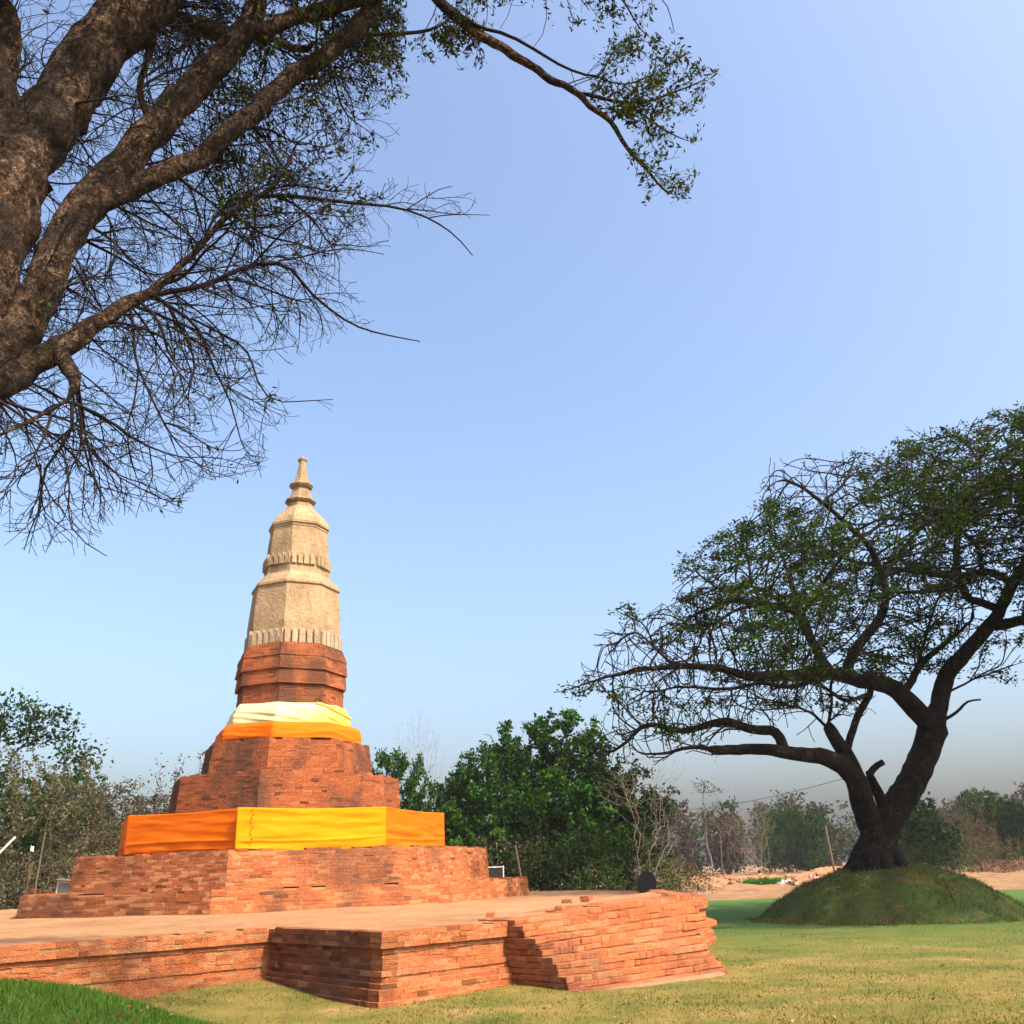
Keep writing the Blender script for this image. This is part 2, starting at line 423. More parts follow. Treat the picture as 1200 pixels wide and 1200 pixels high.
# ruined stepped buttress at the right of the front
B = MB()
c0 = np.array((.71, 14.6)); inn = np.array((-.655, .755)); fdir = np.array((.74, .673)); fdir /= np.linalg.norm(fdir)
setb = [0, .015, .23, .26, .43, .45, .54, .77, .80, .91, 1.13, 1.17, 1.36, 1.40, 1.55, 1.95]
xend = [3.32, 3.24, 3.18, 3.12, 3.06, 3.02, 2.97, 2.94, 3.36, 3.20, 3.14, 3.10, 3.06, 3.05, 3.02, 3.0]
NB = 13; hb = .0825
pal2 = PAL * np.array((1.06, 1.12, 1.15))
for k in range(NB):
    z = -.10 + k * hb
    a = c0 + inn * setb[k]
    wob = .03 * math.sin(k * 2.1)
    t = (xend[k] - a[0]) / fdir[0]; bpt = a + fdir * t + inn * wob
    back = np.array((xend[k] + .15, 23.5)); lb = np.array((-.55, 16.0)) + inn * max(0, setb[k] - 1.0)
    polyk = [a, bpt, back, lb]
    nseg = 5
    pts = [a + (bpt - a) * (j / nseg) - inn * (.015 * math.sin(j * 1.7 + k * .8) if 0 < j < nseg else 0) for j in range(nseg + 1)]
    for j in range(nseg):
        course(B, pts[j], pts[j + 1], z, hb, 0, depth=.34, gap=.005, jit=.0035, dark=.02, miss=.015 if k > 1 else 0, pal=pal2, zj=.004)
    course(B, bpt, back, z, hb, 0, depth=.34, jit=.03, Lb=.3)
    course(B, lb, a, z, hb, 0, depth=.3, jit=.006, dark=.14, c_mul=.75)  # left side: its shade is painted in as darker brick
    prism(B, offset_poly(polyk, -.009), z, z + hb - .006, MORTAR * .95)
for (sb, f0_, f1_, zz) in ((1.52, .9, 2.5, .912), (1.95, 1.4, 2.7, .912)):
    course(B, c0 + inn * sb + fdir * f0_, c0 + inn * (sb + .05) + fdir * f1_, zz, .055, 0, depth=.22, jit=.03, miss=.4, pal=pal2, Lb=.25)
# crumbled courses on top, and a low apron of mortar at the foot
for j in range(5):
    t = rng.uniform(0, 1); q = c0 + inn * rng.uniform(1.5, 3.0) + fdir * (t * 3.4)
    if q[0] > 2.8: continue
    ang = rng.uniform(0, 3); s_ = rng.uniform(.06, .13)
    Mx = np.eye(4); Mx[:2, :2] = [[math.cos(ang), -math.sin(ang)], [math.sin(ang), math.cos(ang)]]; Mx[:3, 3] = (q[0], q[1], .975)
    B.box((-s_, -s_ * .6, 0), (s_, s_ * .6, .06), PAL[rng.integers(0, 5)], Mx)
ap = [c0 + fdir * .1 - inn * .0, c0 + fdir * .5 - inn * .16, c0 + fdir * 1.4 - inn * .22, c0 + fdir * 2.4 - inn * .26, c0 + fdir * 3.3 - inn * .12, c0 + fdir * 3.75 + inn * .1, c0 + fdir * 3.4 + inn * .6, c0 + fdir * .2 + inn * .3]
prism(B, ap, -.1, .045, (.40, .22, .125), offset_poly(ap, -.14))
for V in B.v:   # the courses climb a little towards the right end
    sdist = (V[:, :2] - c0) @ fdir; V[:, 2] += np.clip(V[:, 2] - .25, 0, None) * np.clip(sdist, 0, 4) * .068
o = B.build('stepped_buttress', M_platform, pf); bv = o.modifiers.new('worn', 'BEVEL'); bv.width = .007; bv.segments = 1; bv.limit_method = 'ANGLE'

# paving: a slightly uneven sheet of trodden brick dust
def paving_mat():
    m, nt, b = mat('dusty_paving', .97); p = posn(nt)
    n1 = noise(nt, .5, 6, .65, p); n2 = noise(nt, 5, 7, .7, p); n3 = noise(nt, 40, 4, .7, p)
    c = ramp(nt, n1.outputs[0], [(.3, (.24, .122, .055)), (.5, (.33, .175, .080)), (.72, (.38, .222, .112))]).outputs[0]
    c = mix(nt, 1, c, ramp(nt, n2.outputs[0], [(.3, (.72, .68, .65)), (.55, (1, 1, 1)), (.75, (1.1, 1.1, 1.1))]).outputs[0], 'MULTIPLY')
    L(nt, c, b.inputs['Base Color'])
    a = N(nt, 'ShaderNodeMath', operation='ADD'); L(nt, n2.outputs[0], a.inputs[0]); L(nt, n3.outputs[0], a.inputs[1]); bump(nt, b, a.outputs[0], .02)
    return m
B = MB()
inner = offset_poly(plat, -.24)
gx = np.arange(-31, 6, .5); gy = np.arange(11, 47, .5)
X, Y = np.meshgrid(gx, gy); Z = TOP + .016 + .012 * np.sin(X * 1.3 + 1) * np.sin(Y * 1.1) + .006 * np.sin(X * 3.1 + Y * 2.3)
def seg_d(X, Y, poly):
    D = np.full(X.shape, 1e9)
    for i in range(len(poly)):
        a = np.array(poly[i]); b = np.array(poly[(i + 1) % len(poly)]); ab = b - a
        t = np.clip(((X - a[0]) * ab[0] + (Y - a[1]) * ab[1]) / (ab @ ab), 0, 1); D = np.minimum(D, np.hypot(X - a[0] - ab[0] * t, Y - a[1] - ab[1] * t))
    return D
Z = Z - .06 * np.clip(1 - (seg_d(X, Y, plat) - .3) / 1.6, 0, 1)
n_, k_ = X.shape; ids = np.arange(n_ * k_).reshape(n_, k_); ok = in_poly(X, Y, [tuple(p) for p in offset_poly(plat, -.36)])
i = ids[:-1, :-1]; okq = ok[:-1, :-1] & ok[1:, :-1] & ok[:-1, 1:] & ok[1:, 1:]
q = np.stack([i, i + 1, i + k_ + 1, i + k_], -1)[okq]
B.add(np.stack([X, Y, Z], -1).reshape(-1, 3), q)
prism(B, inner, TOP - .2, TOP - .004, (1, 1, 1))
B.build('paving', paving_mat(), pf)

# ------------------------------------------------------------------ stupa
AX = np.array((-7.812, 31.826)); PHI = -0.74919
def octo(r, rot=0):
    return [np.array((AX[0] + r * math.sin(PHI + k * math.pi / 4 + rot), AX[1] - r * math.cos(PHI + k * math.pi / 4 + rot))) for k in range(8)]
st = empty('stupa', (AX[0], AX[1], TOP), 'tall eight-sided brick stupa with a pale plastered spire, standing on the terrace', 'stupa')
def tier(name, r0, r1, z0, z1, nc, mtl, gap=.012, jit=.006, mort=MORTAR, dark=.05, cm=1.0, miss_top=.24, left_dark=.0, lip=None):
    B = MB(); h = (z1 - z0) / nc
    for k in range(nc):
        t = (k + .5) / nc; r = r0 + (r1 - r0) * t + (lip[k] if lip else 0); P = octo(r); z = z0 + k * h
        for i in range(8):
            ld = left_dark if i in (0, 7) else 0  # left faces: more dark bricks, and face shade painted into their colour
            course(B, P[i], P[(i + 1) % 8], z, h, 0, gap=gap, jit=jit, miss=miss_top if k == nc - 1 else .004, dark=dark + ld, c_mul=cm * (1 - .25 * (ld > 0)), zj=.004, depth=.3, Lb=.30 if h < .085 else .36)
        prism(B, octo(r - .0065), z - .0, z + h - .002 - (.05 if k == nc - 1 else 0), np.asarray(mort))
    return B.build(name, mtl, st)
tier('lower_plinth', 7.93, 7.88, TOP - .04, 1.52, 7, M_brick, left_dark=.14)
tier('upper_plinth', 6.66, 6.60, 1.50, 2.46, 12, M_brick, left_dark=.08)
tier('banded_tier', 5.17, 5.12, 2.44, 3.52, 12, M_brick)
RB = np.array((.34, .098, .036))
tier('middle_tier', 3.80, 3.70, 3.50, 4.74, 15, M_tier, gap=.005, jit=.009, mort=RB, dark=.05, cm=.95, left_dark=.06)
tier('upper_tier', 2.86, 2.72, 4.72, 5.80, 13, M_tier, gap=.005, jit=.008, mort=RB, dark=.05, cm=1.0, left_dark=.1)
tier('drum_base', 2.36, 1.92, 5.78, 6.50, 9, M_tier, gap=.006, jit=.008, mort=RB)
def octo_loft(B, rings, c=(1, 1, 1), wob=.006, sub=4):
    """octagonal body through (r, z) rings, faces cut up a little so that edges wander"""
    rows = []
    for (r, z) in rings:
        P = octo(r); row = []
        for k in range(8):
            for j in range(sub):
                q = P[k] + (P[(k + 1) % 8] - P[k]) * (j / sub)
                w = wob * mnoise.noise(Vector((q[0] * 2, q[1] * 2, z * 2)))
                e = (q - AX) / max(1e-6, np.linalg.norm(q - AX)); q = q + e * w
                row.append((q[0], q[1], z + w * .6))
        rows.append(row)
    n = 8 * sub; R = len(rows)
    q = [[i * n + j, i * n + (j + 1) % n, (i + 1) * n + (j + 1) % n, (i + 1) * n + j] for i in range(R - 1) for j in range(n)]
    B.add(np.array(rows).reshape(-1, 3), q, c=c, polys=[list(range((R - 1) * n, R * n)), list(range(n))[::-1]])
tier('drum_shaft', 1.83, 1.80, 6.45, 7.66, 16, M_tier, gap=.005, jit=.006, mort=RB, dark=.04, miss_top=0)
for za, zb, ra, rb_ in ((7.66, 8.14, 1.905, 1.865), (8.14, 8.59, 1.935, 1.865), (8.59, 9.04, 1.905, 1.72)):
    tier('drum_ring', ra, rb_, za + .004, zb, 6, M_tier, gap=.004, jit=.005, mort=RB, dark=.03, miss_top=0, cm=1.08)
B = MB()
PW = np.array((1.0, 1.0, 1.0))
octo_loft(B, [(1.57, 9.03), (1.60, 9.3), (1.625, 9.85), (1.60, 10.3), (1.56, 10.7), (1.515, 11.14), (1.57, 11.19), (1.56, 11.27), (1.40, 11.47), (1.22, 11.62), (1.16, 11.70), (1.16, 11.96)], PW, .012)
B.build('lower_spire', M_plaster, st)
B = MB()
octo_loft(B, [(1.13, 11.95), (1.11, 12.5), (1.085, 13.0), (1.03, 13.42), (1.05, 13.44), (1.055, 13.52), (1.10, 13.545), (1.108, 13.63), (1.09, 13.66), (1.02, 13.83), (.78, 14.12), (.50, 14.40), (.48, 14.42), (.47, 14.56)], PW, .008)
B.build('upper_spire', M_plaster, st)
B = MB()
FD = np.array((.93, .93, .95))
octo_loft(B, [(.44, 14.50), (.43, 14.58), (.50, 14.60), (.585, 14.67), (.58, 14.71), (.45, 14.78), (.37, 15.0), (.31, 15.17), (.32, 15.22), (.39, 15.24), (.455, 15.32), (.45, 15.36), (.32, 15.44), (.26, 15.58), (.232, 15.70), (.20, 15.72), (.165, 16.05), (.155, 16.13), (.14, 16.16), (.135, 16.30), (.19, 16.39), (.185, 16.43), (.08, 16.45), (.05, 16.52), (.02, 16.56)], FD, .004, sub=2)
B.build('finial', M_plaster, st)
def petal_band(name, r, z0, z1, per, pointed, c):
    B = MB(); P = octo(r)
    for k in range(8):
        a, b = P[k], P[(k + 1) % 8]; d = b - a; ln = np.linalg.norm(d); d /= ln; n = np.array((d[1], -d[0])); w = ln / per
        for j in range(per):
            m0 = a + d * (w * (j + .5)); hw = w * rng.uniform(.37, .44); zt = z1 + rng.normal(0, .015); zs = z0 + (zt - z0) * (.72 if pointed else .9)
            pr = [(-hw, z0), (hw, z0), (hw, zs), (hw * .6, zs + (zt - zs) * .62), (0, zt), (-hw * .6, zs + (zt - zs) * .62), (-hw, zs)]
            th = rng.uniform(.075, .105); v = []
            for o in (-.06, th):
                for (s_, z) in pr:
                    oo = o if o < 0 else th * (.8 if z > zs + .001 else 1)
                    q = m0 + d * s_ + n * oo; v.append((q[0], q[1], z))
            m_ = len(pr)
            B.add(v, [[i, (i + 1) % m_, m_ + (i + 1) % m_, m_ + i] for i in range(m_)], c=np.asarray(c) * rng.uniform(.9, 1.12), polys=[list(range(m_, 2 * m_))])
    return B.build(name, M_plaster, st)
petal_band('lower_petal_band', 1.615, 9.05, 9.56, 5, False, (1.10, 1.16, 1.36))
petal_band('upper_petal_band', 1.135, 11.97, 12.42, 4, True, (1.0, 1.0, 1.02))

# ------------------------------------------------------------------ cloths
OR, YE, CR = np.array((.56, .120, .005)), np.array((.70, .215, .003)), np.array((.60, .53, .30))
def panel(name, parent, k, r, z0, z1, colr, sag=.05, seed=0, f0=-.004, f1=1.004, lift=.0, nx=90, nz=34, hang=(0, 0)):
    P = octo(r); a, b = P[k % 8], P[(k + 1) % 8]; d = b - a; ln = np.linalg.norm(d); d = d / ln; n = np.array((d[1], -d[0]))
    fs = np.linspace(f0, f1, nx); ts = np.linspace(0, 1, nz); v = []; cc = []
    for t in ts:
        for f in fs:
            zz0 = z0 - sag * math.sin(math.pi * np.clip(f, 0, 1)) + hang[0] * (1 - f) + hang[1] * f + .035 * mnoise.noise(Vector((f * 5, seed, 0))) + .012 * mnoise.noise(Vector((f * 17, seed, 2)))
            zz1 = z1 - .035 * math.sin(math.pi * np.clip(f, 0, 1)) + .010 * mnoise.noise(Vector((f * 7, seed, 5)))
            z = zz0 + (zz1 - zz0) * t
            x = f * ln
            w = .042 * mnoise.noise(Vector((x * .55, z * 5.5, seed * 3.1))) + .022 * mnoise.noise(Vector((x * .9 - z * 1.5, z * 4.0 + x * .5, seed * 1.7))) + .012 * mnoise.noise(Vector((x * 1.6 + z * 2, z * 11, seed)))
            fold = .045 * math.exp(-((z - (z0 + .20 + .05 * math.sin(f * 3 + seed) + .07 * f)) / .022) ** 2)
            env = max(0.0, min(1, 12 * min(f - f0, f1 - f) + .15))
            o = .012 + (w + fold) * env + .018 * (1 - t) ** 2 + lift
            q = a + d * (f * ln) + n * max(o, .004); v.append((q[0], q[1], z)); cc.append(colr)
    i = np.arange(nz - 1)[:, None] * nx + np.arange(nx - 1)[None, :]
    B = MB(); B.add(v, np.stack([i, i + 1, i + nx + 1, i + nx], -1).reshape(-1, 4), c=np.array(cc))
    o = B.build(name, M_cloth, parent, smooth=True)
    s = o.modifiers.new('thickness', 'SOLIDIFY'); s.thickness = .006; s.offset = -1
    return o
cb = empty('cloth_band', (AX[0], AX[1], 2.45), 'broad band of orange and yellow robe cloth wrapped round the lower stupa tier', 'cloth band')
RBAND = 5.21
for k in (7, 0, 2, 3, 4, 5, 6):
    panel('orange_panel', cb, k, RBAND, 2.50, 3.56, OR * (1 if k != 0 else .95), sag=.03 if k else -.02, seed=k + 1, hang=(-.02, .02) if k == 0 else (0, 0))
yp = panel('yellow_panel', cb, 1, RBAND, 2.50, 3.565, YE, sag=.09, seed=22, f0=-.05, f1=1.002, lift=.008)
B = MB()
P = octo(RBAND); a, b_ = P[1], P[2]; d = (b_ - a) / np.linalg.norm(b_ - a); n = np.array((d[1], -d[0]))
for j in range(9):   # knots of the seam
    q = a + d * (.20 + .03 * math.sin(j * 2)) + n * .055; z = 2.62 + j * .105
    B.tube([(q[0], q[1], z), (q[0] + n[0] * .02, q[1] + n[1] * .02, z + .03), (q[0] + d[0] * .02, q[1] + d[1] * .02, z + .06)], [.012, .018, .008], 6, YE * .55)
B.build('seam_knots', M_cloth, yp)

us = empty('orange_sash', (AX[0], AX[1], 5.9), 'narrow orange cloth strip tied round the foot of the brick drum', 'cloth sash')
def ringcloth(name, parent, zf, rf, colf, nt_=200, nz=20, k0=0.0, k1=8.0, thick=.006):
    us_ = np.linspace(k0, k1, nt_); v = []; cc = []
    for t in np.linspace(0, 1, nz):
        for u in us_:
            z = zf(u, t); r = rf(u, t, z); P = octo(r); k = int(math.floor(u)); f = u - k
            q = P[k % 8] + (P[(k + 1) % 8] - P[k % 8]) * f; v.append((q[0], q[1], z)); cc.append(colf(u, t, z))
    i = np.arange(nz - 1)[:, None] * nt_ + np.arange(nt_ - 1)[None, :]
    B = MB(); B.add(v, np.stack([i, i + 1, i + nt_ + 1, i + nt_], -1).reshape(-1, 4), c=np.array(cc))
    o = B.build(name, M_cloth, parent, smooth=True); s = o.modifiers.new('thickness', 'SOLIDIFY'); s.thickness = thick; s.offset = -1
    return o
def nz_(x, y, z=0): return mnoise.noise(Vector((x, y, z)))
ringcloth('sash_band', us, lambda u, t: 5.84 + .03 * nz_(u * 1.3, 1) + t * (.52 + .05 * nz_(u * .9, 4)),
          lambda u, t, z: 2.47 - .30 * max(0, (z - 6.05)) + .03 * nz_(u * 2 + z * 2, z * 7) + .012 * nz_(u * 5, z * 15) - .22 * max(0, t - .8),
          lambda u, t, z: OR * (1.05 if u > 1 else .95), k0=-1.0, k1=7.0)
cs = empty('cream_sash', (AX[0], AX[1], 6.4), 'loosely bunched cream and yellow cloth wrapped round the brick drum above the orange strip', 'cloth sash')
def cream_r(u, t, z):
    d = z * 1.0 + u * .26
    return 1.885 + .17 * math.sin(math.pi * min(1, max(0, t * .9 + .08))) ** .8 * (1 - .35 * min(1, max(0, u - 1.4))) + .05 * nz_(u * .7, d * 5) + .03 * nz_(u * 1.5, d * 11) + (.20 * (1 - t) ** 2)
def cream_c(u, t, z):
    f = 1 / (1 + math.exp(-((u - 1.75) * 3.0 + (.45 - t) * 3.2 + .8 * nz_(u * 2, z * 6))))
    return CR * (1 - f) + np.array((.66, .36, .06)) * f
ringcloth('bunched_cloth', cs, lambda u, t: 6.36 + t * (.72 + .05 * nz_(u * 1.5, 9) - .07 * abs(math.sin(u * 1.2))), cream_r, cream_c, k0=-1.0, k1=7.0, nz=34)
ringcloth('yellow_fold', cs, lambda u, t: 6.98 - .26 * (u - 1.85) + t * .09, lambda u, t, z: cream_r(u, max(0, min(1, (z - 6.36) / .72)), z) + .02 + .03 * math.sin(math.pi * t), lambda u, t, z: np.array((.66, .40, .07)), nt_=50, nz=8, k0=1.85, k1=3.1)

# ------------------------------------------------------------------ trees
class Tree:
    def __init__(s): s.P = []; s.par = []; s.r = []
    def node(s, p, par, r): s.P.append(np.asarray(p, float)); s.par.append(par); s.r.append(r); return len(s.P) - 1
    def limb(s, pts, w0, w1, Y=None, dY=0, ds=.2, wob=.02, first=None):
        """pts in picture px traced from below upwards; hangs on the nearest traced node"""
        if first is None and s.P:
            A = np.array(s.P); q = np.array([px_of(p) for p in A]); j = int(np.argmin(np.hypot(q[:, 0] - pts[0][0], q[:, 1] - pts[0][1])))
            Y = A[j][1]; par = j; pts = [px_of(A[j])] + list(pts[1:])
        else: par = -1
        wl = None
        if isinstance(w0, (list, tuple)): wl = list(w0); wl = wl + [wl[-1]] * (len(pts) - len(wl))
        n = len(pts); arc = np.concatenate([[0], np.cumsum([math.hypot(pts[i + 1][0] - pts[i][0], pts[i + 1][1] - pts[i][1]) for i in range(n - 1)])]); arc /= arc[-1]
        W = np.array([at(p[0], p[1], Y + dY * a) for p, a in zip(pts, arc)])
        dist = np.array([(w - CAM) @ Fw for w in W])
        # Catmull-Rom
        E = np.vstack([2 * W[0] - W[1], W, 2 * W[-1] - W[-2]]); out = []; rr = []
        for i in range(n - 1):
            p0, p1, p2, p3 = E[i:i + 4]; m = max(1, int(round(np.linalg.norm(p2 - p1) / ds)))
            for t in np.arange(m) / m:
                out.append(.5 * ((2 * p1) + (-p0 + p2) * t + (2 * p0 - 5 * p1 + 4 * p2 - p3) * t * t + (-p0 + 3 * p1 - 3 * p2 + p3) * t ** 3))
                a = arc[i] + (arc[i + 1] - arc[i]) * t; rr.append(((wl[i] + (wl[i + 1] - wl[i]) * t) if wl else (w0 + (w1 - w0) * a)) / 2 * (dist[i] + (dist[i + 1] - dist[i]) * t) / FPX)
        out.append(W[-1]); rr.append((wl[-1] if wl else w1) / 2 * dist[-1] / FPX)
        for k, (p, r) in enumerate(zip(out, rr)):
            if k == 0 and par >= 0: continue
            p = p + rng.normal(0, 1, 3) * min(wob, r * .35)
            par = s.node(p, par, r)
        return par
    def colonize(s, att, step, infl, kill, iters, grav=0.0, jit=.15, maxn=60000, rmin_seed=0):
        att = np.asarray(att, float); P = np.array(s.P); nd = np.full(len(att), 1e9); ni = np.zeros(len(att), int)
        def upd(base, Q):
            for c in range(0, len(att), 4000):
                D = np.linalg.norm(att[c:c + 4000, None] - Q[None], axis=2); j = D.argmin(1); dm = D[np.arange(len(D)), j]
                b = dm < nd[c:c + 4000]; nd[c:c + 4000][b] = dm[b]; ni[c:c + 4000][b] = j[b] + base
        for c in range(0, len(P), 500): upd(c, P[c:c + 500])
        alive = nd > kill; kids = {}
        for it in range(iters):
            act = np.where(alive & (nd < infl))[0]
            if len(act) == 0: break
            A = np.array(s.P); S = np.zeros_like(A); d = att[act] - A[ni[act]]; d /= np.linalg.norm(d, axis=1)[:, None] + 1e-9
            np.add.at(S, ni[act], d)
            src = np.unique(ni[act]); new = []; base = len(s.P)
            for j in src:
                k = kids.get(j, 0)
                if k >= 3: continue
                v = S[j]; l = np.linalg.norm(v)
                v = v / l if l > 1e-6 else rng.normal(0, 1, 3)
                v = v + rng.normal(0, jit, 3) + np.array((0, 0, grav)); v /= np.linalg.norm(v)
                if s.par[j] >= 0 and k == 0:
                    pd = A[j] - A[s.par[j]]; pd /= np.linalg.norm(pd) + 1e-9; v = v * .75 + pd * .25; v /= np.linalg.norm(v)
                kids[j] = k + 1; new.append(A[j] + v * step); s.node(new[-1], int(j), 0)
            if not new: break
            upd(base, np.array(new)); alive &= nd > kill
            if len(s.P) > maxn: break
    def finish(s, tip=.006, ex=2.3):
        n = len(s.P); acc = np.zeros(n); kids = [[] for _ in range(n)]
        r = np.array(s.r, float); traced = r > 0
        for i in range(n - 1, -1, -1):
            v = acc[i] ** (1 / ex) if acc[i] > 0 else tip
            r[i] = max(r[i], tip) if traced[i] else max(tip, v)
            p = s.par[i]
            if p >= 0:
                acc[p] += r[i] ** ex if not traced[i] else 0
                kids[p].append(i)
                if traced[p]: pass
        for i in range(n):   # never thicker than what carries it
            p = s.par[i]
            if p >= 0 and not traced[i]: r[i] = min(r[i], r[p] * .92 if len(kids[p]) > 1 else r[p])
        s.R = r; s.kids = kids; s.term = np.array([len(k) == 0 for k in kids])
        return s
    def chains(s):
        n = len(s.P); done = []
        stack = [i for i in range(n) if s.par[i] < 0]
        st_ = [(i, None) for i in stack]
        while st_:
            i, base = st_.pop(); ch = [i]
            while s.kids[ch[-1]]:
                ks = sorted(s.kids[ch[-1]], key=lambda k: -s.R[k])
                for k in ks[1:]: st_.append((k, ch[-1]))
                ch.append(ks[0])
            pts = [s.P[j] for j in ch]; rad = [s.R[j] for j in ch]
            if base is not None: pts = [s.P[base]] + pts; rad = [rad[0]] + rad
            done.append((pts, rad))
        return done
    def wood(s, thick, mt_thick, mt_thin, parent, names=('trunk', 'branches'), sides=(14, 4), rough=.10, minr=0):
        A, Bm = MB(), MB()
        for pts, rad in s.chains():
            if len(pts) < 2: continue
            pts = np.array(pts); rad = np.array(rad)
            if len(pts) > 3: pts[1:-1] = pts[1:-1] * .5 + (pts[:-2] + pts[2:]) * .25
            if rad[0] > thick: A.tube(pts, rad, sides[0], rough=rough)
            else: Bm.tube(pts, rad, sides[1] if rad[0] < thick * .5 else 6, cap=False)
        if A.n: A.build(names[0], mt_thick, parent, smooth=True)
        if Bm.n: Bm.build(names[1], mt_thin, parent, smooth=True)

def leaves(centres, per, spread, size, cols, flat=.0, droop=0.0, aspect=.5, B=None):
    """rhombic leaves scattered round each centre"""
    C = np.repeat(np.asarray(centres), per, 0); n = len(C)
    C = C + rng.normal(0, 1, (n, 3)) * np.asarray(spread)
    d = rng.normal(0, 1, (n, 3)); d[:, 2] = d[:, 2] * (1 - flat) - droop; d /= np.linalg.norm(d, axis=1)[:, None]
    u = rng.normal(0, 1, (n, 3)); u[:, 2] *= (1 - flat); u -= d * (u * d).sum(1)[:, None]; u /= np.linalg.norm(u, axis=1)[:, None] + 1e-9
    L_ = size * rng.uniform(.65, 1.35, n)[:, None]
    v = np.stack([C - d * L_ * .5, C + u * L_ * aspect * .5, C + d * L_ * .5, C - u * L_ * aspect * .5], 1).reshape(-1, 3)
    cols = np.asarray(cols); c = cols[rng.integers(0, len(cols), n)] * rng.uniform(.75, 1.25, (n, 1))
    B = B or MB(); B.add(v, np.arange(4 * n).reshape(-1, 4), c=np.repeat(c, 4, 0)); return B

def poly_pts(poly, n):
    xs = [p[0] for p in poly]; ys = [p[1] for p in poly]; out = np.zeros((0, 2))
    while len(out) < n:
        x = rng.uniform(min(xs), max(xs), n); y = rng.uniform(min(ys), max(ys), n)
        out = np.vstack([out, np.stack([x, y], 1)[in_poly(x, y, poly)]])
    return out[:n]

def inside(p, zones):
    if zones is None: return True
    x, y = px_of(p)
    return any(bool(in_poly(np.array(x), np.array(y), z)) for z in zones)
def ramify(T, j, dirv, length, level, spec, zones):
    seg, wob, trop, sub, ang = spec[level]
    n = max(2, int(length / seg)); d = np.array(dirv, float); p = T.P[j].copy(); par = j; side = rng.choice([-1, 1])
    for i in range(n):
        d = d + rng.normal(0, wob, 3) + np.array(trop) * seg; d /= np.linalg.norm(d); p = p + d * seg * rng.uniform(.8, 1.2)
        if (i % 2 == 0) and not inside(p, zones): return
        par = T.node(p, par, 0)
        if level + 1 < len(spec) and i > 0 and rng.random() < sub:
            k = rng.normal(0, 1, 3); k -= d * (k @ d); k /= np.linalg.norm(k); a = rng.uniform(*ang); side = -side
            ramify(T, par, d * math.cos(a) + k * math.sin(a), length * rng.uniform(.32, .62) * (1 - .45 * i / n), level + 1, spec, zones)

# ---- the big rain tree on its mound
TY = 31.2
rt = empty('rain_tree', (MOUND[0], MOUND[1], 1.45), 'huge spreading tree with a forked black trunk growing on the grass mound', 'tree')
T = Tree()
T.limb([(1024, 1022), (1026, 1005), (1030, 985), (1040, 960), (1062, 928), (1082, 888), (1094, 853)], [58, 50, 43, 36, 33, 31, 32], 0, Y=TY, first=True, ds=.15)
T.limb([(1094, 853), (1099, 832), (1109, 792), (1136, 760), (1160, 733), (1168, 723), (1181, 694), (1200, 662), (1225, 625), (1262, 590), (1310, 560)], [25, 21, 19, 16, 15, 14, 13, 12, 10, 9, 7], 0, dY=1.5)
T.limb([(1092, 856), (1077, 835), (1056, 814), (1040, 803), (1008, 797), (968, 789), (920, 792), (880, 793), (840, 783), (800, 781), (755, 784), (720, 792), (693, 799), (664, 809)], [25, 24, 22, 20, 17, 15, 13, 11, 9, 7, 5, 4, 2.5, 1.2], 0, dY=-3)
T.limb([(1024, 985), (1013, 952), (1005, 918), (987, 897), (960, 886), (933, 883), (893, 878), (861, 878), (838, 880)], [31, 28, 25, 22, 19, 16, 13, 12, 11], 0, dY=-2)
T.limb([(838, 880), (821, 875), (800, 877), (779, 883), (747, 883)], 6, 2, dY=-.5)
T.limb([(922, 880), (909, 858), (880, 855), (848, 845), (805, 856), (760, 849), (736, 867), (715, 884)], 13, 3, dY=1.0)
T.limb([(1005, 915), (992, 885), (979, 866), (970, 853)], 22, 14, dY=-.3)
T.limb([(990, 885), (996, 868), (1005, 840), (1022, 808)], 9, 8, dY=.3)
T.limb([(1030, 950), (1026, 925), (1019, 907), (1035, 893)], 12, 7, dY=-.6)
T.limb([(1037, 958), (1037, 941), (1027, 920), (1018, 903)], 10, 8, dY=-.5)
T.limb([(1112, 848), (1120, 836), (1133, 822), (1149, 820)], 5, 2, dY=.2)
T.limb([(1109, 815), (1130, 802), (1147, 792), (1173, 780)], 3, 1.5, dY=-.5)
T.limb([(1165, 737), (1182, 731), (1200, 726), (1240, 716), (1300, 715), (1360, 700)], 13, 4, dY=-3)
T.limb([(1163, 713), (1150, 706), (1131, 697), (1121, 657), (1124, 622), (1132, 598), (1160, 574), (1181, 553), (1200, 537), (1225, 515)], 10, 3, dY=-3)
T.limb([(1124, 622), (1109, 609), (1077, 606), (1064, 587), (1055, 560)], 6, 2, dY=-1.5)
T.limb([(1132, 598), (1150, 560), (1140, 530), (1120, 510)], 5, 2, dY=1)
T.limb([(1187, 683), (1163, 670), (1120, 675), (1067, 669), (1024, 663), (987, 654), (960, 640), (930, 640)], 9, 3, dY=3)
T.limb([(1147, 672), (1147, 643), (1131, 627)], 6, 5, dY=-1)
T.limb([(1062, 812), (1072, 790), (1077, 781), (1093, 765), (1120, 744), (1141, 725)], 10, 3, dY=3)
T.limb([(1072, 790), (1085, 745), (1100, 700), (1110, 690)], 5, 2, dY=2)
T.limb([(1000, 796), (992, 785), (1005, 758), (1024, 734), (1037, 707), (1035, 678), (1019, 641), (997, 619), (971, 595), (944, 574), (920, 561)], 13, 3, dY=-1.5)
T.limb([(1013, 630), (1029, 617), (1045, 601), (1042, 588)], 5, 2, dY=1)
T.limb([(1035, 678), (1060, 640), (1090, 610), (1120, 590)], 5, 2, dY=2)
T.limb([(965, 587), (987, 569), (997, 550), (1003, 535)], 4, 2, dY=.6)
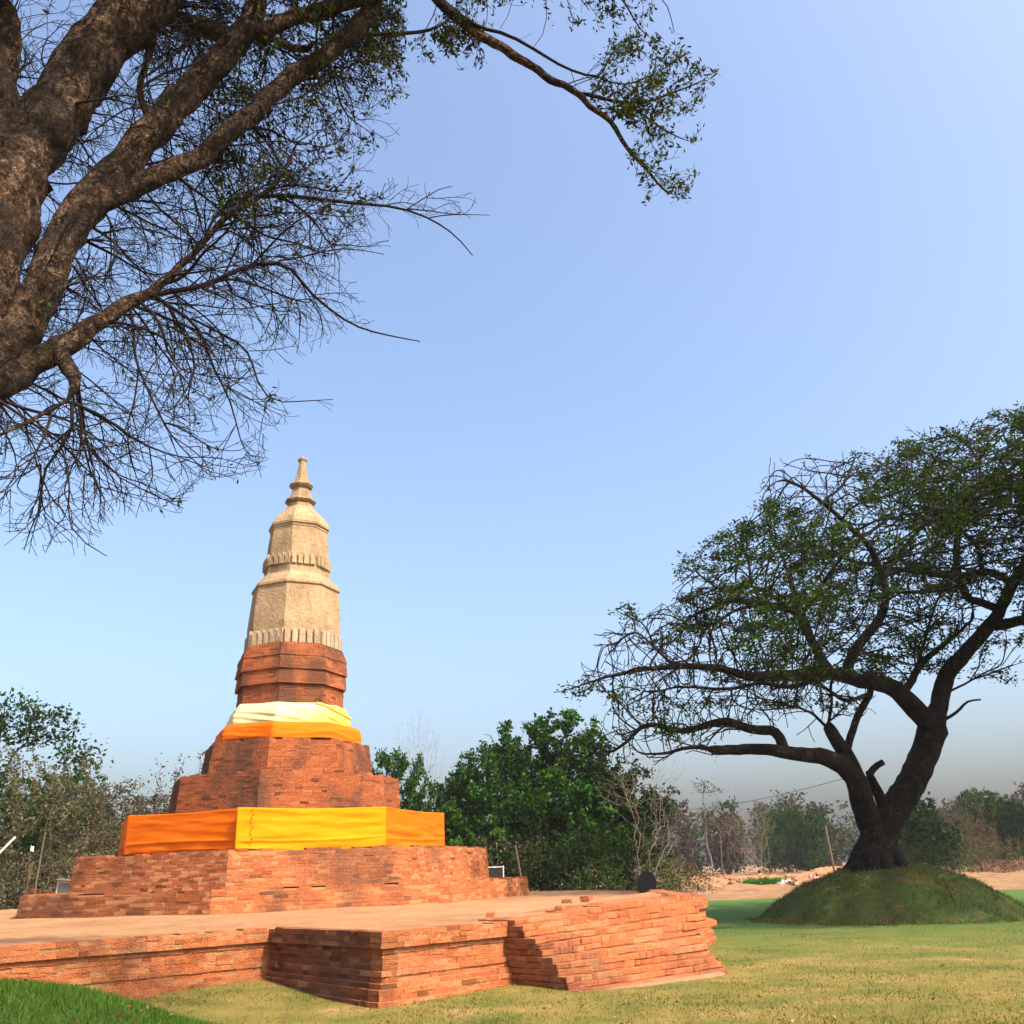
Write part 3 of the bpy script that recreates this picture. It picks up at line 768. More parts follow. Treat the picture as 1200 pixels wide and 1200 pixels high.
T.limb([(975, 790), (962, 770), (949, 747), (938, 722), (928, 715), (893, 707), (859, 704), (827, 715), (805, 725)], 13, 3, dY=2.5)
T.limb([(940, 722), (948, 708), (960, 691), (976, 667), (990, 650)], 6, 3, dY=-1.5)
T.limb([(893, 707), (861, 715), (837, 731), (800, 733)], 5, 2, dY=1)
T.limb([(928, 715), (903, 697), (880, 688), (848, 691), (832, 683), (815, 670)], 5, 2, dY=-1.5)
T.limb([(880, 688), (878, 660), (870, 640)], 4, 2, dY=1)
T.limb([(936, 720), (930, 690), (915, 650), (900, 620)], 6, 2, dY=2.5)
T.limb([(805, 781), (787, 777), (768, 760), (744, 741), (720, 755), (706, 757)], 5, 1.5, dY=1)
T.limb([(768, 760), (757, 735), (740, 722)], 3, 1.5, dY=-.5)
T.limb([(1016, 812), (990, 820), (960, 800), (930, 770)], 6, 2, dY=-3)
T.limb([(968, 789), (930, 805), (890, 800), (850, 808), (800, 805), (760, 812)], 7, 2, dY=2)
T.limb([(973, 855), (950, 835), (920, 825), (890, 822)], 4, 1.5, dY=-2)
T.limb([(974, 850), (975, 825), (972, 800)], 4, 3, dY=-1)
T.limb([(1262, 590), (1300, 540), (1340, 510)], 8, 3, dY=-2); T.limb([(1310, 560), (1370, 560), (1420, 580)], 7, 2, dY=2); T.limb([(1300, 715), (1340, 660), (1400, 640)], 6, 2, dY=-2)
b0 = min(range(len(T.P)), key=lambda j: abs(px_of(T.P[j])[1] - 998) + 100 * (T.r[j] < .5))
for k in range(9):   # root flare
    a = k * .70 + rng.uniform(-.2, .2); par = b0; ln = rng.uniform(.35, .85)
    for i in range(1, 9):
        t = i / 8; q = np.array((T.P[b0][0] + math.cos(a) * (.35 + ln * t), T.P[b0][1] + math.sin(a) * (.35 + ln * t), 0)); z1 = float(mound_h(q[0], q[1])) + .10 - .22 * t
        q[2] = z1 + (T.P[b0][2] - z1 + .15) * max(0, 1 - 1.7 * t) ** 1.6; par = T.node(q + rng.normal(0, .02, 3), par, .30 * (1 - t) ** .8 + .05)
crown = [(668, 803), (700, 772), (704, 752), (735, 716), (775, 716), (788, 690), (802, 652), (850, 628), (884, 606), (893, 560), (908, 542), (960, 542), (1000, 528), (1032, 548), (1066, 508), (1132, 498), (1165, 492), (1200, 480), (1300, 478), (1400, 520), (1450, 600), (1440, 720), (1330, 730), (1230, 700), (1165, 690), (1120, 735), (1060, 775), (1000, 800), (960, 830), (900, 845), (840, 838), (760, 862), (735, 880), (712, 880), (700, 850), (715, 815)]
cp = poly_pts(crown, 8500)
# depth: the crown bulges most in its middle
cx = np.array(crown)
def edge_d(p):
    a = cx; b = np.roll(cx, -1, 0); ab = b - a; ap = p[:, None] - a[None]
    t = np.clip((ap * ab).sum(2) / (ab ** 2).sum(1), 0, 1); return np.linalg.norm(ap - t[..., None] * ab, axis=2).min(1)
ed = edge_d(cp); dep = 1.2 + 6.2 * np.clip(ed / 110, 0, 1) ** .6
att = np.array([at(p[0], p[1], TY - .3 + d * rng.uniform(-1, 1)) for p, d in zip(cp, dep)])
d = rng.normal(0, 1, (2600, 3)); d /= np.linalg.norm(d, axis=1)[:, None]; d *= rng.uniform(.3, 1, (2600, 1)) ** .4
att = np.concatenate([att, d * (6.5, 5.5, 2.6) + (17.5, 26.5, 11.2)])  # unseen canopy on the sun side, added to shade trunk and mound
T.colonize(att, .32, 4.0, .50, 90, grav=.02, jit=.18, maxn=30000)
CR2 = [(640, 812), (690, 765), (700, 742), (735, 706), (790, 708), (786, 688), (800, 648), (850, 622), (884, 600), (885, 560), (903, 532), (960, 534), (1000, 520), (1032, 540), (1066, 500), (1132, 490), (1165, 484), (1200, 472), (1300, 470), (1500, 480), (1500, 800), (1180, 800), (1120, 800), (1060, 830), (1000, 870), (830, 885), (740, 895), (690, 890), (690, 830)]
RS = [(.20, .16, (0, 0, .10), .60, (.45, 1.0)), (.15, .18, (0, 0, .12), .50, (.45, 1.0)), (.11, .2, (0, 0, .1), 0, (0, 0))]
kid = np.zeros(len(T.P), int)
for q_ in T.par:
    if q_ >= 0: kid[q_] += 1
for j in range(len(kid)):
    par = T.par[j]
    if par < 0: continue
    r = T.r[j]; traced = r > 0
    if traced and (r > .16 or rng.random() > .55): continue
    if not traced and not (kid[j] == 0 or rng.random() < .16): continue
    fwd = T.P[j] - T.P[par]; fwd /= np.linalg.norm(fwd) + 1e-9
    k = rng.normal(0, 1, 3); k -= fwd * (k @ fwd); k /= np.linalg.norm(k); a = rng.uniform(.3, 1.0) if (traced and kid[j]) else rng.uniform(.1, .6)
    ramify(T, j, fwd * math.cos(a) + k * math.sin(a), rng.uniform(.6, 1.5) if traced else rng.uniform(.35, .8), 0 if traced else 1, RS, (CR2,))
print('rain tree nodes', len(kid), len(T.P))
T.finish(tip=.012, ex=2.2)
T.wood(.10, M_bark, M_twig, rt, sides=(14, 4), rough=.08)
P_ = np.array(T.P); pxs = np.array([px_of(p) for p in P_]); thin = (T.R < .03)
def clump(p, s): return mnoise.noise(Vector(p) * s) + .5 * mnoise.noise(Vector(p) * s * 2.3)
cl = np.array([clump(np.array(p) * (1, 1, 2.4), .30) for p in P_])
top = np.array([pp[1] for pp in pxs])
bare = (pxs[:, 0] < 790) & (pxs[:, 1] > 690) | (pxs[:, 0] < 1005) & (pxs[:, 1] < 585) | (pxs[:, 1] > 800)
lo = np.where(bare, .48, np.where(pxs[:, 1] > 740, .02, np.where((pxs[:, 0] > 1000) & (pxs[:, 1] > 640), .10, np.where(pxs[:, 1] < 600, -.10, -.03))))
sel = thin & (cl > lo) & (rng.random(len(P_)) < .88)
GRN = [(.020, .045, .007), (.030, .065, .010), (.050, .092, .014), (.011, .022, .005), (.040, .055, .013)]
leaves(P_[sel], 10, (.14, .14, .07), .12, GRN, flat=.55, aspect=.55, B=leaves(P_[thin & (pxs[:, 0] > 1205)], 9, (.2, .2, .1), .15, GRN, flat=.55, aspect=.6)).build('crown', M_leaf, rt)  # leaves beyond the view are thickened to shade the mound

# ---- the near tree leaning in from the left
nt_ = empty('near_tree', (-5.6, 7.3, .8), 'old tree with flaking bark and bare drooping twigs overhanging from the upper left corner', 'tree')
T = Tree()
T.limb([(-330, 1130), (-300, 1000), (-230, 760), (-150, 580), (-85, 470), (-58, 390), (-36, 320), (-10, 250), (14, 190)], [215, 205, 185, 158, 130, 114, 106, 98, 90], 0, Y=7.4, dY=.3, first=True, ds=.12, wob=.01)
T.limb([(14, 190), (56, 150), (88, 92), (140, 32), (176, -8), (215, -60), (260, -130)], 70, 54, dY=.5, ds=.1)
T.limb([(4, 215), (-2, 160), (2, 110), (8, 60), (10, 16)], 56, 24, dY=-.3, ds=.1)
T.limb([(-90, 480), (-40, 440), (5, 408), (32, 376), (52, 335), (68, 290), (84, 262), (112, 225), (160, 175), (200, 130), (238, 92), (275, 50), (296, 16), (304, -14), (320, -70)], [70, 60, 51, 46, 43, 41, 42, 44, 37, 35, 33, 29, 25, 23, 20], 0, dY=.9, ds=.1)
T.limb([(108, 230), (140, 229), (175, 211), (212, 196), (250, 172), (275, 150), (300, 130), (315, 112), (352, 83), (390, 57), (420, 32), (437, 8), (446, -20), (455, -60)], 25, 18, dY=1.0, ds=.1)
T.limb([(-80, 470), (-30, 462), (25, 432), (75, 404), (112, 381), (140, 361), (170, 347), (195, 329), (217, 306), (237, 283), (265, 256), (302, 233), (327, 212), (340, 187), (346, 170)], [52, 46, 37, 27, 20, 18, 13, 10, 8.5, 7.5, 6.5, 5.5, 4.5, 3.5, 2.5], 0, dY=1.4, ds=.1)
T.limb([(282, 42), (315, 32), (352, 20), (390, 10), (425, -2), (470, -20)], 19, 14, dY=.4, ds=.1)
T.limb([(268, 44), (240, 32), (212, 25), (188, 18), (160, 8)], 22, 18, dY=.5, ds=.1)
T.limb([(172, 150), (170, 125), (160, 105), (175, 65), (182, 37), (186, -10)], 9, 5, dY=.4)
T.limb([(420, 42), (452, 39), (490, 39), (512, 31), (530, 20)], 6, 3, dY=.4)
T.limb([(312, 46), (340, 57), (366, 63)], 10, 8, dY=.2)
T.limb([(470, -20), (500, -12), (515, 0), (529, 15), (558, 35), (587, 55), (617, 73), (646, 93), (675, 108), (690, 124), (716, 143), (733, 172), (754, 195), (783, 228)], 15, 2.5, dY=.8, ds=.1)
T.limb([(535, 18), (545, 20), (567, 36), (587, 34), (608, 47), (640, 67), (669, 83), (704, 93), (733, 102), (754, 120)], 5, 2, dY=.4)
T.limb([(675, 109), (704, 114), (733, 122), (757, 122), (780, 111), (806, 102), (826, 92)], 5, 1.5, dY=.4)
T.limb([(735, 122), (762, 140), (783, 155), (805, 165)], 3.5, 1.5, dY=-.2); T.limb([(704, 93), (715, 65), (740, 45)], 3, 1.2, dY=.2); T.limb([(716, 143), (730, 126), (740, 124)], 3, 2, dY=.1)
T.limb([(733, 102), (770, 85), (806, 62)], 2.5, 1.2, dY=.3)
T.limb([(515, 0), (560, -12), (640, -25), (720, -10), (742, 22), (752, 38)], 6, 1.5, dY=.3); T.limb([(640, -25), (680, -8), (690, 12)], 3, 1.2, dY=.1); T.limb([(720, -10), (775, -5), (790, 38)], 2.5, 1, dY=.1)
T.limb([(302, 233), (335, 229), (365, 232), (390, 235), (415, 240), (452, 241), (477, 245), (502, 255), (527, 270), (540, 281), (554, 299)], 5.5, 1.2, dY=.5)
T.limb([(484, 246), (500, 232), (512, 220), (530, 218)], 2, 1, dY=.1); T.limb([(506, 257), (532, 251), (574, 252)], 2, .9, dY=.1)
T.limb([(172, 346), (200, 341), (237, 337), (262, 325), (297, 308), (325, 305), (345, 313), (353, 333), (365, 347), (387, 364), (421, 384), (455, 393), (492, 400)], 7, 1.2, dY=.9)
T.limb([(297, 308), (319, 285), (353, 254), (385, 245)], 3.5, 1.2, dY=-.4); T.limb([(325, 305), (360, 300), (400, 290), (450, 298)], 3, 1, dY=.3)
T.limb([(160, 351), (190, 380), (192, 410), (205, 422), (212, 450)], 5, 1.5, dY=-.4)
T.limb([(176, 346), (195, 360), (225, 372), (240, 400), (252, 435), (270, 467), (277, 497), (287, 532), (300, 545)], 5, 1, dY=.4)
T.limb([(225, 372), (262, 392), (292, 412), (300, 445), (312, 470), (352, 470), (390, 468)], 3.5, 1, dY=.4)
T.limb([(148, 358), (157, 385), (157, 415), (170, 450), (185, 480), (200, 510), (225, 537), (248, 562)], 4, 1, dY=-.3)
T.limb([(64, 416), (82, 430), (93, 452)], [22, 18, 13], 0, dY=-.2)
T.limb([(90, 450), (84, 470), (62, 478), (55, 510), (40, 535), (25, 557), (0, 590)], 5.5, 1.5, dY=-.3)
T.limb([(86, 473), (90, 502), (72, 525), (47, 545), (47, 580), (50, 602), (32, 620), (28, 645)], 5, 1, dY=.2)
T.limb([(86, 473), (120, 485), (150, 512), (175, 525), (212, 537), (250, 550)], 5, 1, dY=.4)
T.limb([(90, 502), (102, 525), (100, 552), (117, 570), (140, 577), (160, 580)], 3.5, 1, dY=.2); T.limb([(120, 520), (140, 560), (180, 580), (215, 596)], 2.5, 1, dY=.3)
T.limb([(72, 525), (82, 552), (80, 595), (77, 620), (100, 637), (125, 652)], 3.5, 1, dY=-.3)
T.limb([(55, 480), (25, 500), (-10, 515), (-50, 530)], 5, 1.5, dY=-.4); T.limb([(47, 545), (15, 560), (-15, 562)], 3, 1, dY=-.2)
T.limb([(176, -8), (240, -90), (330, -150)], 40, 14, dY=1.5); T.limb([(-45, 390), (-140, 250), (-240, 90), (-320, -120)], 70, 30, dY=-.4)
T.limb([(260, -130), (330, -260), (430, -420), (560, -600)], 44, 16, dY=-2.4); T.limb([(455, -60), (520, -200), (640, -360)], 20, 8, dY=-2.2); T.limb([(330, -260), (260, -420), (240, -600)], 24, 10, dY=-1.5); T.limb([(320, -70), (380, -200), (400, -330)], 26, 10, dY=-.8)  # out-of-view limbs that carry the added canopy
d = rng.normal(0, 1, (900, 3)); d /= np.linalg.norm(d, axis=1)[:, None]; d *= rng.uniform(.2, 1, (900, 1)) ** .4
T.colonize(d * (4.0, 1.9, 1.3) + (-1.2, 4.7, 11.8), .25, 3.0, .4, 60, jit=.2)  # unseen canopy overhead, added to shade the limbs
# secondary boughs and twigs, branching off the traced limbs
R1 = [(-60, -60), (470, -60), (470, 60), (480, 130), (460, 180), (505, 215), (450, 290), (400, 300), (440, 390), (400, 390), (345, 425), (395, 475), (320, 500), (305, 560), (235, 560), (210, 605), (135, 600), (105, 645), (30, 645), (0, 610), (-80, 560), (-80, 200)]
R4 = [(430, 190), (575, 225), (580, 305), (500, 300), (430, 260)]
R2 = [(440, -60), (770, -60), (760, 30), (690, 35), (655, 25), (600, 45), (545, 90), (500, 85), (450, 80)]
R3 = [(690, 60), (745, 30), (800, 58), (838, 92), (818, 130), (825, 190), (800, 232), (755, 232), (742, 190), (735, 140), (690, 125), (640, 90), (660, 70)]
OFF = [(-700, -700), (600, -700), (600, -40), (-60, -40), (-60, 700), (-700, 700)]
SP = [(.10, .13, (.15, 0, -.40), .70, (.5, 1.1)), (.075, .15, (.15, 0, -.5), .66, (.5, 1.1)), (.055, .16, (.1, 0, -.5), .50, (.5, 1.1)), (.045, .18, (0, 0, -.3), 0, (0, 0))]
n0 = len(T.P)
for j in range(n0):
    r = T.r[j]; x, y = px_of(T.P[j]); par = T.par[j]
    if par < 0 or r < .0030 or (T.P[j][2] > 10.6 and y < -150): continue
    fwd = T.P[j] - T.P[par]; fwd /= np.linalg.norm(fwd) + 1e-9
    right = x > 500
    zones = (R2, R3) if right else (R1, R4) if y > -60 and x > -80 else (OFF,)
    if (y < -60 or x < -80) and rng.random() < .55: continue
    prob = (.78 if r < .03 else .80 if r < .07 else .55)
    if x > 545 and y > 0 and x < 660: prob *= .25
    for q in range(2):
        if rng.random() > prob: continue
        k = rng.normal(0, 1, 3); k[2] -= .25; k[1] = abs(k[1]) if r > .045 else k[1]; k -= fwd * (k @ fwd); k /= np.linalg.norm(k); a = rng.uniform(.5, 1.15)
        ln = rng.uniform(.5, 1.7) if r > .02 else rng.uniform(.35, 1.0)
        if right: ln *= .62
        ramify(T, j, fwd * math.cos(a) + k * math.sin(a), ln, 0 if ln > .45 else 1, SP, zones)
print('near tree nodes', len(T.P))
T.finish(tip=.0027, ex=2.35)
T.wood(.035, M_bark_near, M_twig, nt_, sides=(24, 4), rough=.19)
P_ = np.array(T.P); pxs = np.array([px_of(p) for p in P_]); thin = T.R < .009
x, y = pxs[:, 0], pxs[:, 1]
print('rain done'); dense = ((x > 430) & (y < 85)) | ((x > 690) & (y < 240)) | ((x > 545) & (y < -10))
medium = (x > 250) & (x < 480) & (y < 255)
cl = np.array([clump(p, 1.6) for p in P_])
pr = np.where(dense, np.where(x < 500, .26, .60), np.where(medium, .17, .010)) * np.where(cl > np.where(dense, -.2, .12), 1, .1)
sel = thin & (rng.random(len(P_)) < pr)
hi = P_[(P_[:, 2] > 10.2) & (T.R < .03) & (pxs[:, 1] < -40)]  # twigs of the unseen shading canopy
DRK = [(.022, .032, .010), (.034, .050, .014), (.050, .066, .018), (.07, .065, .02), (.016, .022, .008)]
leaves(P_[sel], 5, (.04, .04, .04), .075, DRK, droop=.5, aspect=.38, B=leaves(hi, 7, (.16, .16, .10), .11, DRK)).build('crown', M_leaf, nt_)

# ---- generic background trees
def grow_tree(seed, h, w, base, nclump, natt, step, tip, leaf, trunk_r, kinds, per, lsize, spread, bare_p=0.0, lean=0.0, stems=1, flat=.0, clump_r=.30):
    """meshes of one tree standing at the origin: (trunk mesh builder, crown builder or None)"""
    global rng
    keep = rng; rng = np.random.default_rng(seed)
    T = Tree()
    for s_ in range(stems):
        a = rng.uniform(0, 6.28); off = (0 if stems == 1 else w * .10)
        p = np.array([math.cos(a) * off, math.sin(a) * off, -.1]); par = -1; k = max(4, int(h * base * 1.2 / step)); dirv = np.array([lean + rng.normal(0, .08), rng.normal(0, .08), 1.0])
        for i in range(k):
            par = T.node(p, par, trunk_r * (1 - .55 * i / k) * (1 if stems == 1 else .6)); dirv = dirv + rng.normal(0, .07, 3); dirv[2] = max(dirv[2], .8); p = p + dirv / np.linalg.norm(dirv) * step
    att = []
    cl_ = []
    for i in range(nclump):
        t = rng.uniform(0, 1); z = h * (base * .8 + (1 - base * .8) * t); rad = w * .5 * math.sin(math.pi * min(.97, .12 + .80 * t) ** .85) * math.sqrt(rng.uniform(.1, 1)); a = rng.uniform(0, 6.28)
        cl_.append((rad * math.cos(a) + lean * z, rad * math.sin(a), z, w * clump_r * rng.uniform(.6, 1.2)))
    for (x_, y_, z_, r_) in cl_:
        m_ = natt // nclump; d = rng.normal(0, 1, (m_, 3)); d /= np.linalg.norm(d, axis=1)[:, None]; d *= rng.uniform(.2, 1, (m_, 1)) ** .5 * r_; d[:, 2] *= .75
        att.append(d + (x_, y_, min(z_, h - r_ * .6)))
    T.colonize(np.concatenate(att), step, max(h, w), step * 1.5, 90, grav=.05, jit=.25, maxn=9000)
    T.finish(tip=tip, ex=2.3)
    A = MB()
    for pts, rad in T.chains():
        if len(pts) > 1: A.tube(pts, rad, 7 if rad[0] > trunk_r * .4 else 4, cap=False)
    Bl = None
    if leaf:
        P_ = np.array(T.P); ok = (T.R < tip * 2.6) & (rng.random(len(P_)) > bare_p)
        cc = np.array([clump(p + seed, .9) for p in P_]); ok &= cc > -.35
        Bl = leaves(P_[ok], per, spread, lsize, kinds, flat=flat, aspect=.6)
    rng = keep
    return A, Bl
LIB = {}
def lib(key, wood_m, *a, **k):
    A, Bl = grow_tree(*a, **k)
    LIB[key] = (A.mesh(key + '_wood', wood_m, True), Bl.mesh(key + '_crown', M_leaf) if Bl else None)
GL = [(.018, .060, .007), (.030, .086, .010), (.050, .120, .016), (.009, .026, .005)]
DG = [(.009, .022, .006), (.013, .030, .007), (.019, .040, .009)]
OL = [(.050, .060, .019), (.078, .076, .034), (.046, .042, .022), (.125, .112, .068)]
BRN = [(.075, .050, .032), (.095, .062, .040), (.06, .04, .028)]
lib('green_a', M_twig_brown, 11, 10.5, 9, .18, 16, 1500, .42, .014, True, .16, GL, 30, .25, .15)
lib('green_b', M_twig_brown, 12, 10, 8, .15, 14, 1400, .42, .014, True, .16, [c for c in GL + DG], 30, .24, .15)
lib('dark_a', M_twig_brown, 13, 9, 9, .10, 16, 1500, .42, .014, True, .16, DG, 32, .24, .15)
lib('tall_dark', M_twig_brown, 14, 12, 9, .50, 12, 1100, .42, .016, True, .18, DG + [(.04, .075, .016)], 13, .26, .28, clump_r=.22)
lib('bare_a', M_twig_grey, 15, 9, 8, .15, 14, 1500, .36, .013, True, .10, OL, 14, .17, .13, bare_p=.2, stems=3)
lib('bare_b', M_twig_grey, 16, 8, 7, .10, 14, 1500, .34, .012, True, .09, OL + BRN, 17, .17, .13, bare_p=.1, stems=3)
lib('bare_c', M_twig_grey, 17, 9, 6, .25, 11, 1000, .34, .012, True, .10, BRN + OL[:1], 11, .14, .15, bare_p=.25, stems=2)
lib('pale', M_twig_pale, 18, 8, 5, .2, 18, 2200, .24, .007, False, .055, None, 0, 0, 0, stems=2)
lib('bush_dark', M_twig_brown, 19, 3.2, 4.4, .05, 12, 700, .3, .010, True, .05, DG, 12, .17, .2, stems=3)
lib('bush_green', M_twig_brown, 20, 3.0, 4.0, .05, 12, 700, .3, .010, True, .05, OL + GL, 8, .15, .2, stems=3, bare_p=.2)
lib('bush_dry', M_twig_grey, 21, 2.6, 3.6, .05, 10, 700, .26, .008, True, .04, OL, 10, .12, .14, stems=4, bare_p=.15)
lib('thin', M_twig_grey, 22, 9, 3.4, .55, 7, 330, .35, .018, True, .11, DG + OL, 5, .2, .2, bare_p=.35)
lib('broad_leaf', M_twig_brown, 23, 7, 6, .2, 9, 500, .45, .02, True, .14, DG, 8, .5, .3)
def plant(key, name, loc, s, rz, label, cat='tree', group=None, sx=None):
    r = empty(name, loc, label, cat, group)
    r.rotation_euler.z = rz; r.scale = (s * (sx or 1), s * (sx or 1), s)
    for nm, me in zip(('trunk', 'crown'), LIB[key]):
        if me is None: continue
        o = bpy.data.objects.new(nm, me); col.objects.link(o); o.parent = r
    return r
def gpt(px, Y):   # ground point under a picture column at depth Y
    p = at(px, 1010, Y); return (p[0], Y, float(ground_h(p[0], Y)) - .05)
# behind the stupa, centre
plant('green_a', 'leafy_tree', gpt(640, 56), 1.02, .4, 'tallest bright green leafy tree in the clump right of the stupa')
plant('dark_a', 'leafy_tree', gpt(692, 58), .98, 2.1, 'dark shaded tree at the right side of the green clump, under the spreading boughs')
plant('green_b', 'leafy_tree', gpt(588, 60), .92, 1.2, 'rounded green tree between the yellow cloth corner and the tallest clump tree')
plant('green_a', 'leafy_tree', gpt(470, 62), .90, 3.4, 'green tree showing just right of the stupa middle tiers', sx=.75)
plant('dark_a', 'leafy_tree', gpt(530, 64), .80, 4.4, 'low dark tree filling the gap behind the yellow band corner')
plant('pale', 'bare_tree', gpt(492, 66), 1.62, .5, 'leafless twiggy treetop rising above the green tree by the stupa', sx=.45)
plant('pale', 'bare_tree', gpt(762, 50), .98, 1.5, 'pale leafless tree standing right of the dark green clump')
for px, Y, k, s, lb in ((668, 50, 'bush_dark', 1.15, 'dark bush under the tallest clump tree'), (720, 52, 'bush_dark', 1.2, 'dark bush left of the arched stone marker'), (748, 54, 'bush_green', 1.05, 'olive bush right behind the arched stone marker'), (782, 58, 'bush_dry', .95, 'dry brown bush at the right end of the clump'), (612, 52, 'bush_dry', 1.35, 'grey twiggy bush beside the leaning post'), (640, 54, 'bush_dark', 1.0, 'dark bush between the leaning post and the clump'), (700, 47, 'bush_green', .75, 'small green shrub at the terrace back edge'), (768, 52, 'bush_green', .75, 'yellowish green shrub below the pale leafless tree')):
    plant(k, 'bush', gpt(px, Y), s, px * .37, lb, 'bush', 'bushes behind the terrace')
# behind the stupa, left
plant('tall_dark', 'leafy_tree', gpt(14, 57), 1.05, .3, 'tall tree with a dark clumped crown at the left edge')
plant('bare_a', 'dry_tree', gpt(22, 50), .98, 1.0, 'grey half bare tree below the dark crown at the left edge')
plant('bare_a', 'dry_tree', gpt(92, 60), .90, 2.6, 'sparse grey tree left of the orange cloth corner')
plant('bare_b', 'dry_tree', gpt(165, 58), 1.06, .9, 'olive and brown bushy dry tree touching the orange cloth')
plant('bare_c', 'dry_tree', gpt(180, 64), 1.27, 2.0, 'taller brown topped dry tree behind the olive one')
plant('bare_c', 'dry_tree', gpt(214, 66), 1.18, 3.9, 'thin brown dry tree nearest the stupa tiers on the left')
plant('green_b', 'leafy_tree', gpt(62, 66), .93, 5.1, 'yellow green tree with light leaves above the left dry thicket', sx=.9)
plant('bare_b', 'dry_tree', gpt(-30, 60), 1.0, 4.0, 'dry tree cut by the left picture edge')
plant('bare_b', 'dry_tree', gpt(120, 54), .72, 3.0, 'low dry tree behind the grey information board')
for px, Y, k, s, lb in ((20, 47, 'bush_dry', 1.3, 'dry bush behind the white slanting pole'), (60, 50, 'bush_dry', 1.35, 'dry bush behind the bare upright pole'), (105, 48, 'bush_dry', 1.25, 'dry bush right of the grey information board'), (140, 52, 'bush_green', 1.3, 'olive bush at the foot of the orange cloth corner'), (85, 56, 'bush_dark', 1.4, 'dark bush deep in the left thicket'), (30, 57, 'bush_dark', 1.5, 'dark bush under the tall crown at the left')):
    plant(k, 'bush', gpt(px, Y), s, px * .37, lb, 'bush', 'bushes in the left thicket')
# right, beyond the bare earth
plant('thin', 'slender_tree', gpt(836, 120), 1.28, .2, 'slender tree with sparse dark leaf tufts beyond the bare earth')
plant('thin', 'slender_tree', gpt(846, 124), 1.05, 2.2, 'second thinner stem beside the slender tufted tree', sx=.8)
plant('pale', 'bare_tree', gpt(872, 135), 1.15, 2.2, 'white stemmed bare tree in front of the far wood')
plant('pale', 'bare_tree', gpt(890, 140), 1.2, 4.2, 'grey bare tree right of the white stemmed one')
plant('green_b', 'leafy_tree', gpt(945, 150), .92, 1.7, 'yellow green tree left of the leaning brown pole')
plant('green_a', 'leafy_tree', gpt(922, 165), .95, .7, 'green tree at the middle of the far wood')
plant('broad_leaf', 'leafy_tree', gpt(1078, 92), .98, .7, 'dark broad leaved tree just right of the black trunk')
plant('broad_leaf', 'leafy_tree', gpt(1098, 98), .90, 2.9, 'dark broad leaved tree second right of the black trunk')
plant('bare_b', 'dry_tree', gpt(1130, 110), .93, .4, 'brown dry tree in the right hand thicket')
plant('bare_c', 'dry_tree', gpt(1142, 120), 1.12, 1.4, 'grey fuzzy treetop in the right hand thicket')
plant('green_b', 'leafy_tree', gpt(1166, 130), 1.02, 2.4, 'flat topped green tree near the right edge')
plant('dark_a', 'leafy_tree', gpt(1192, 118), .82, 3.4, 'dark tree at the right edge of the thicket')
for px, Y, k, s, lb in ((1090, 84, 'bush_dark', .9, 'dark bush at the foot of the broad leaved tree'), (1118, 92, 'bush_green', 1.1, 'olive bush with yellow leaves in the right thicket'), (1150, 96, 'bush_dry', 1.3, 'dry reddish brush by the right thicket'), (1185, 98, 'bush_dry', 1.3, 'dry brush at the right picture edge'), (800, 62, 'bush_dry', .8, 'tangle of dead twigs on the corner of the bare earth')):
    plant(k, 'bush', gpt(px, Y), s, px * .37, lb, 'bush', 'bushes beyond the bare earth')

# the far wood: one mass of trees 170 to 260 m away
B = MB(); WOODC = [[(.016, .034, .009), (.022, .042, .011)], [(.036, .036, .017), (.045, .040, .022)], [(.025, .046, .012), (.032, .054, .014)], [(.06, .045, .032), (.05, .036, .026)], [(.012, .026, .008), (.018, .034, .010)]]
for i in range(210):
    px = rng.uniform(-250, 1500); Y = rng.uniform(165, 260); p = at(px, 1010, Y)
    hh = rng.uniform(8, 15) * (1 if px > 780 else 1.15); ww = rng.uniform(4, 9); cs_ = WOODC[rng.choice(5, p=[.25, .25, .2, .2, .1])]
    nc_ = 46; a = rng.uniform(0, 6.28, nc_); t = rng.uniform(0, 1, nc_); rr = ww * .5 * np.sqrt(rng.uniform(0, 1, nc_)) * np.sin(np.pi * np.clip(.15 + .75 * t, 0, 1)) ** .6
    C = np.stack([p[0] + rr * np.cos(a), Y + rr * np.sin(a), hh * (.06 + .94 * t)], 1)
    leaves(C, 16, (.7, .7, .5), rng.uniform(.6, .95), cs_, B=B)
    B.tube([(p[0], Y, -.3), (p[0] + rng.normal(0, .4), Y, hh * .8)], [.16, .05], 4, (.10, .075, .055), cap=False)
tag(B.build('far_wood', M_leaf), kind='stuff', label='hazy far wood along the horizon beyond the bare earth', cat='wood')

# ------------------------------------------------------------------ small things
M_white = plain('white_paint', (.72, .70, .66)); M_greyboard = plain('grey_board', (.19, .21, .18)); M_black = plain('black_stone', (.012, .011, .011), .5)
M_wood = plain('grey_wood', (.13, .09, .062)); M_rust = plain('rusty_roof', (.22, .055, .035)); M_wire = plain('wire', (.05, .05, .05), .5); M_rubble = brick_mat('rubble', .1, .3, .03)
M_dark = plain('dark_panel', (.025, .027, .022), .5); M_metal = plain('pale_metal', (.62, .60, .56), .5)
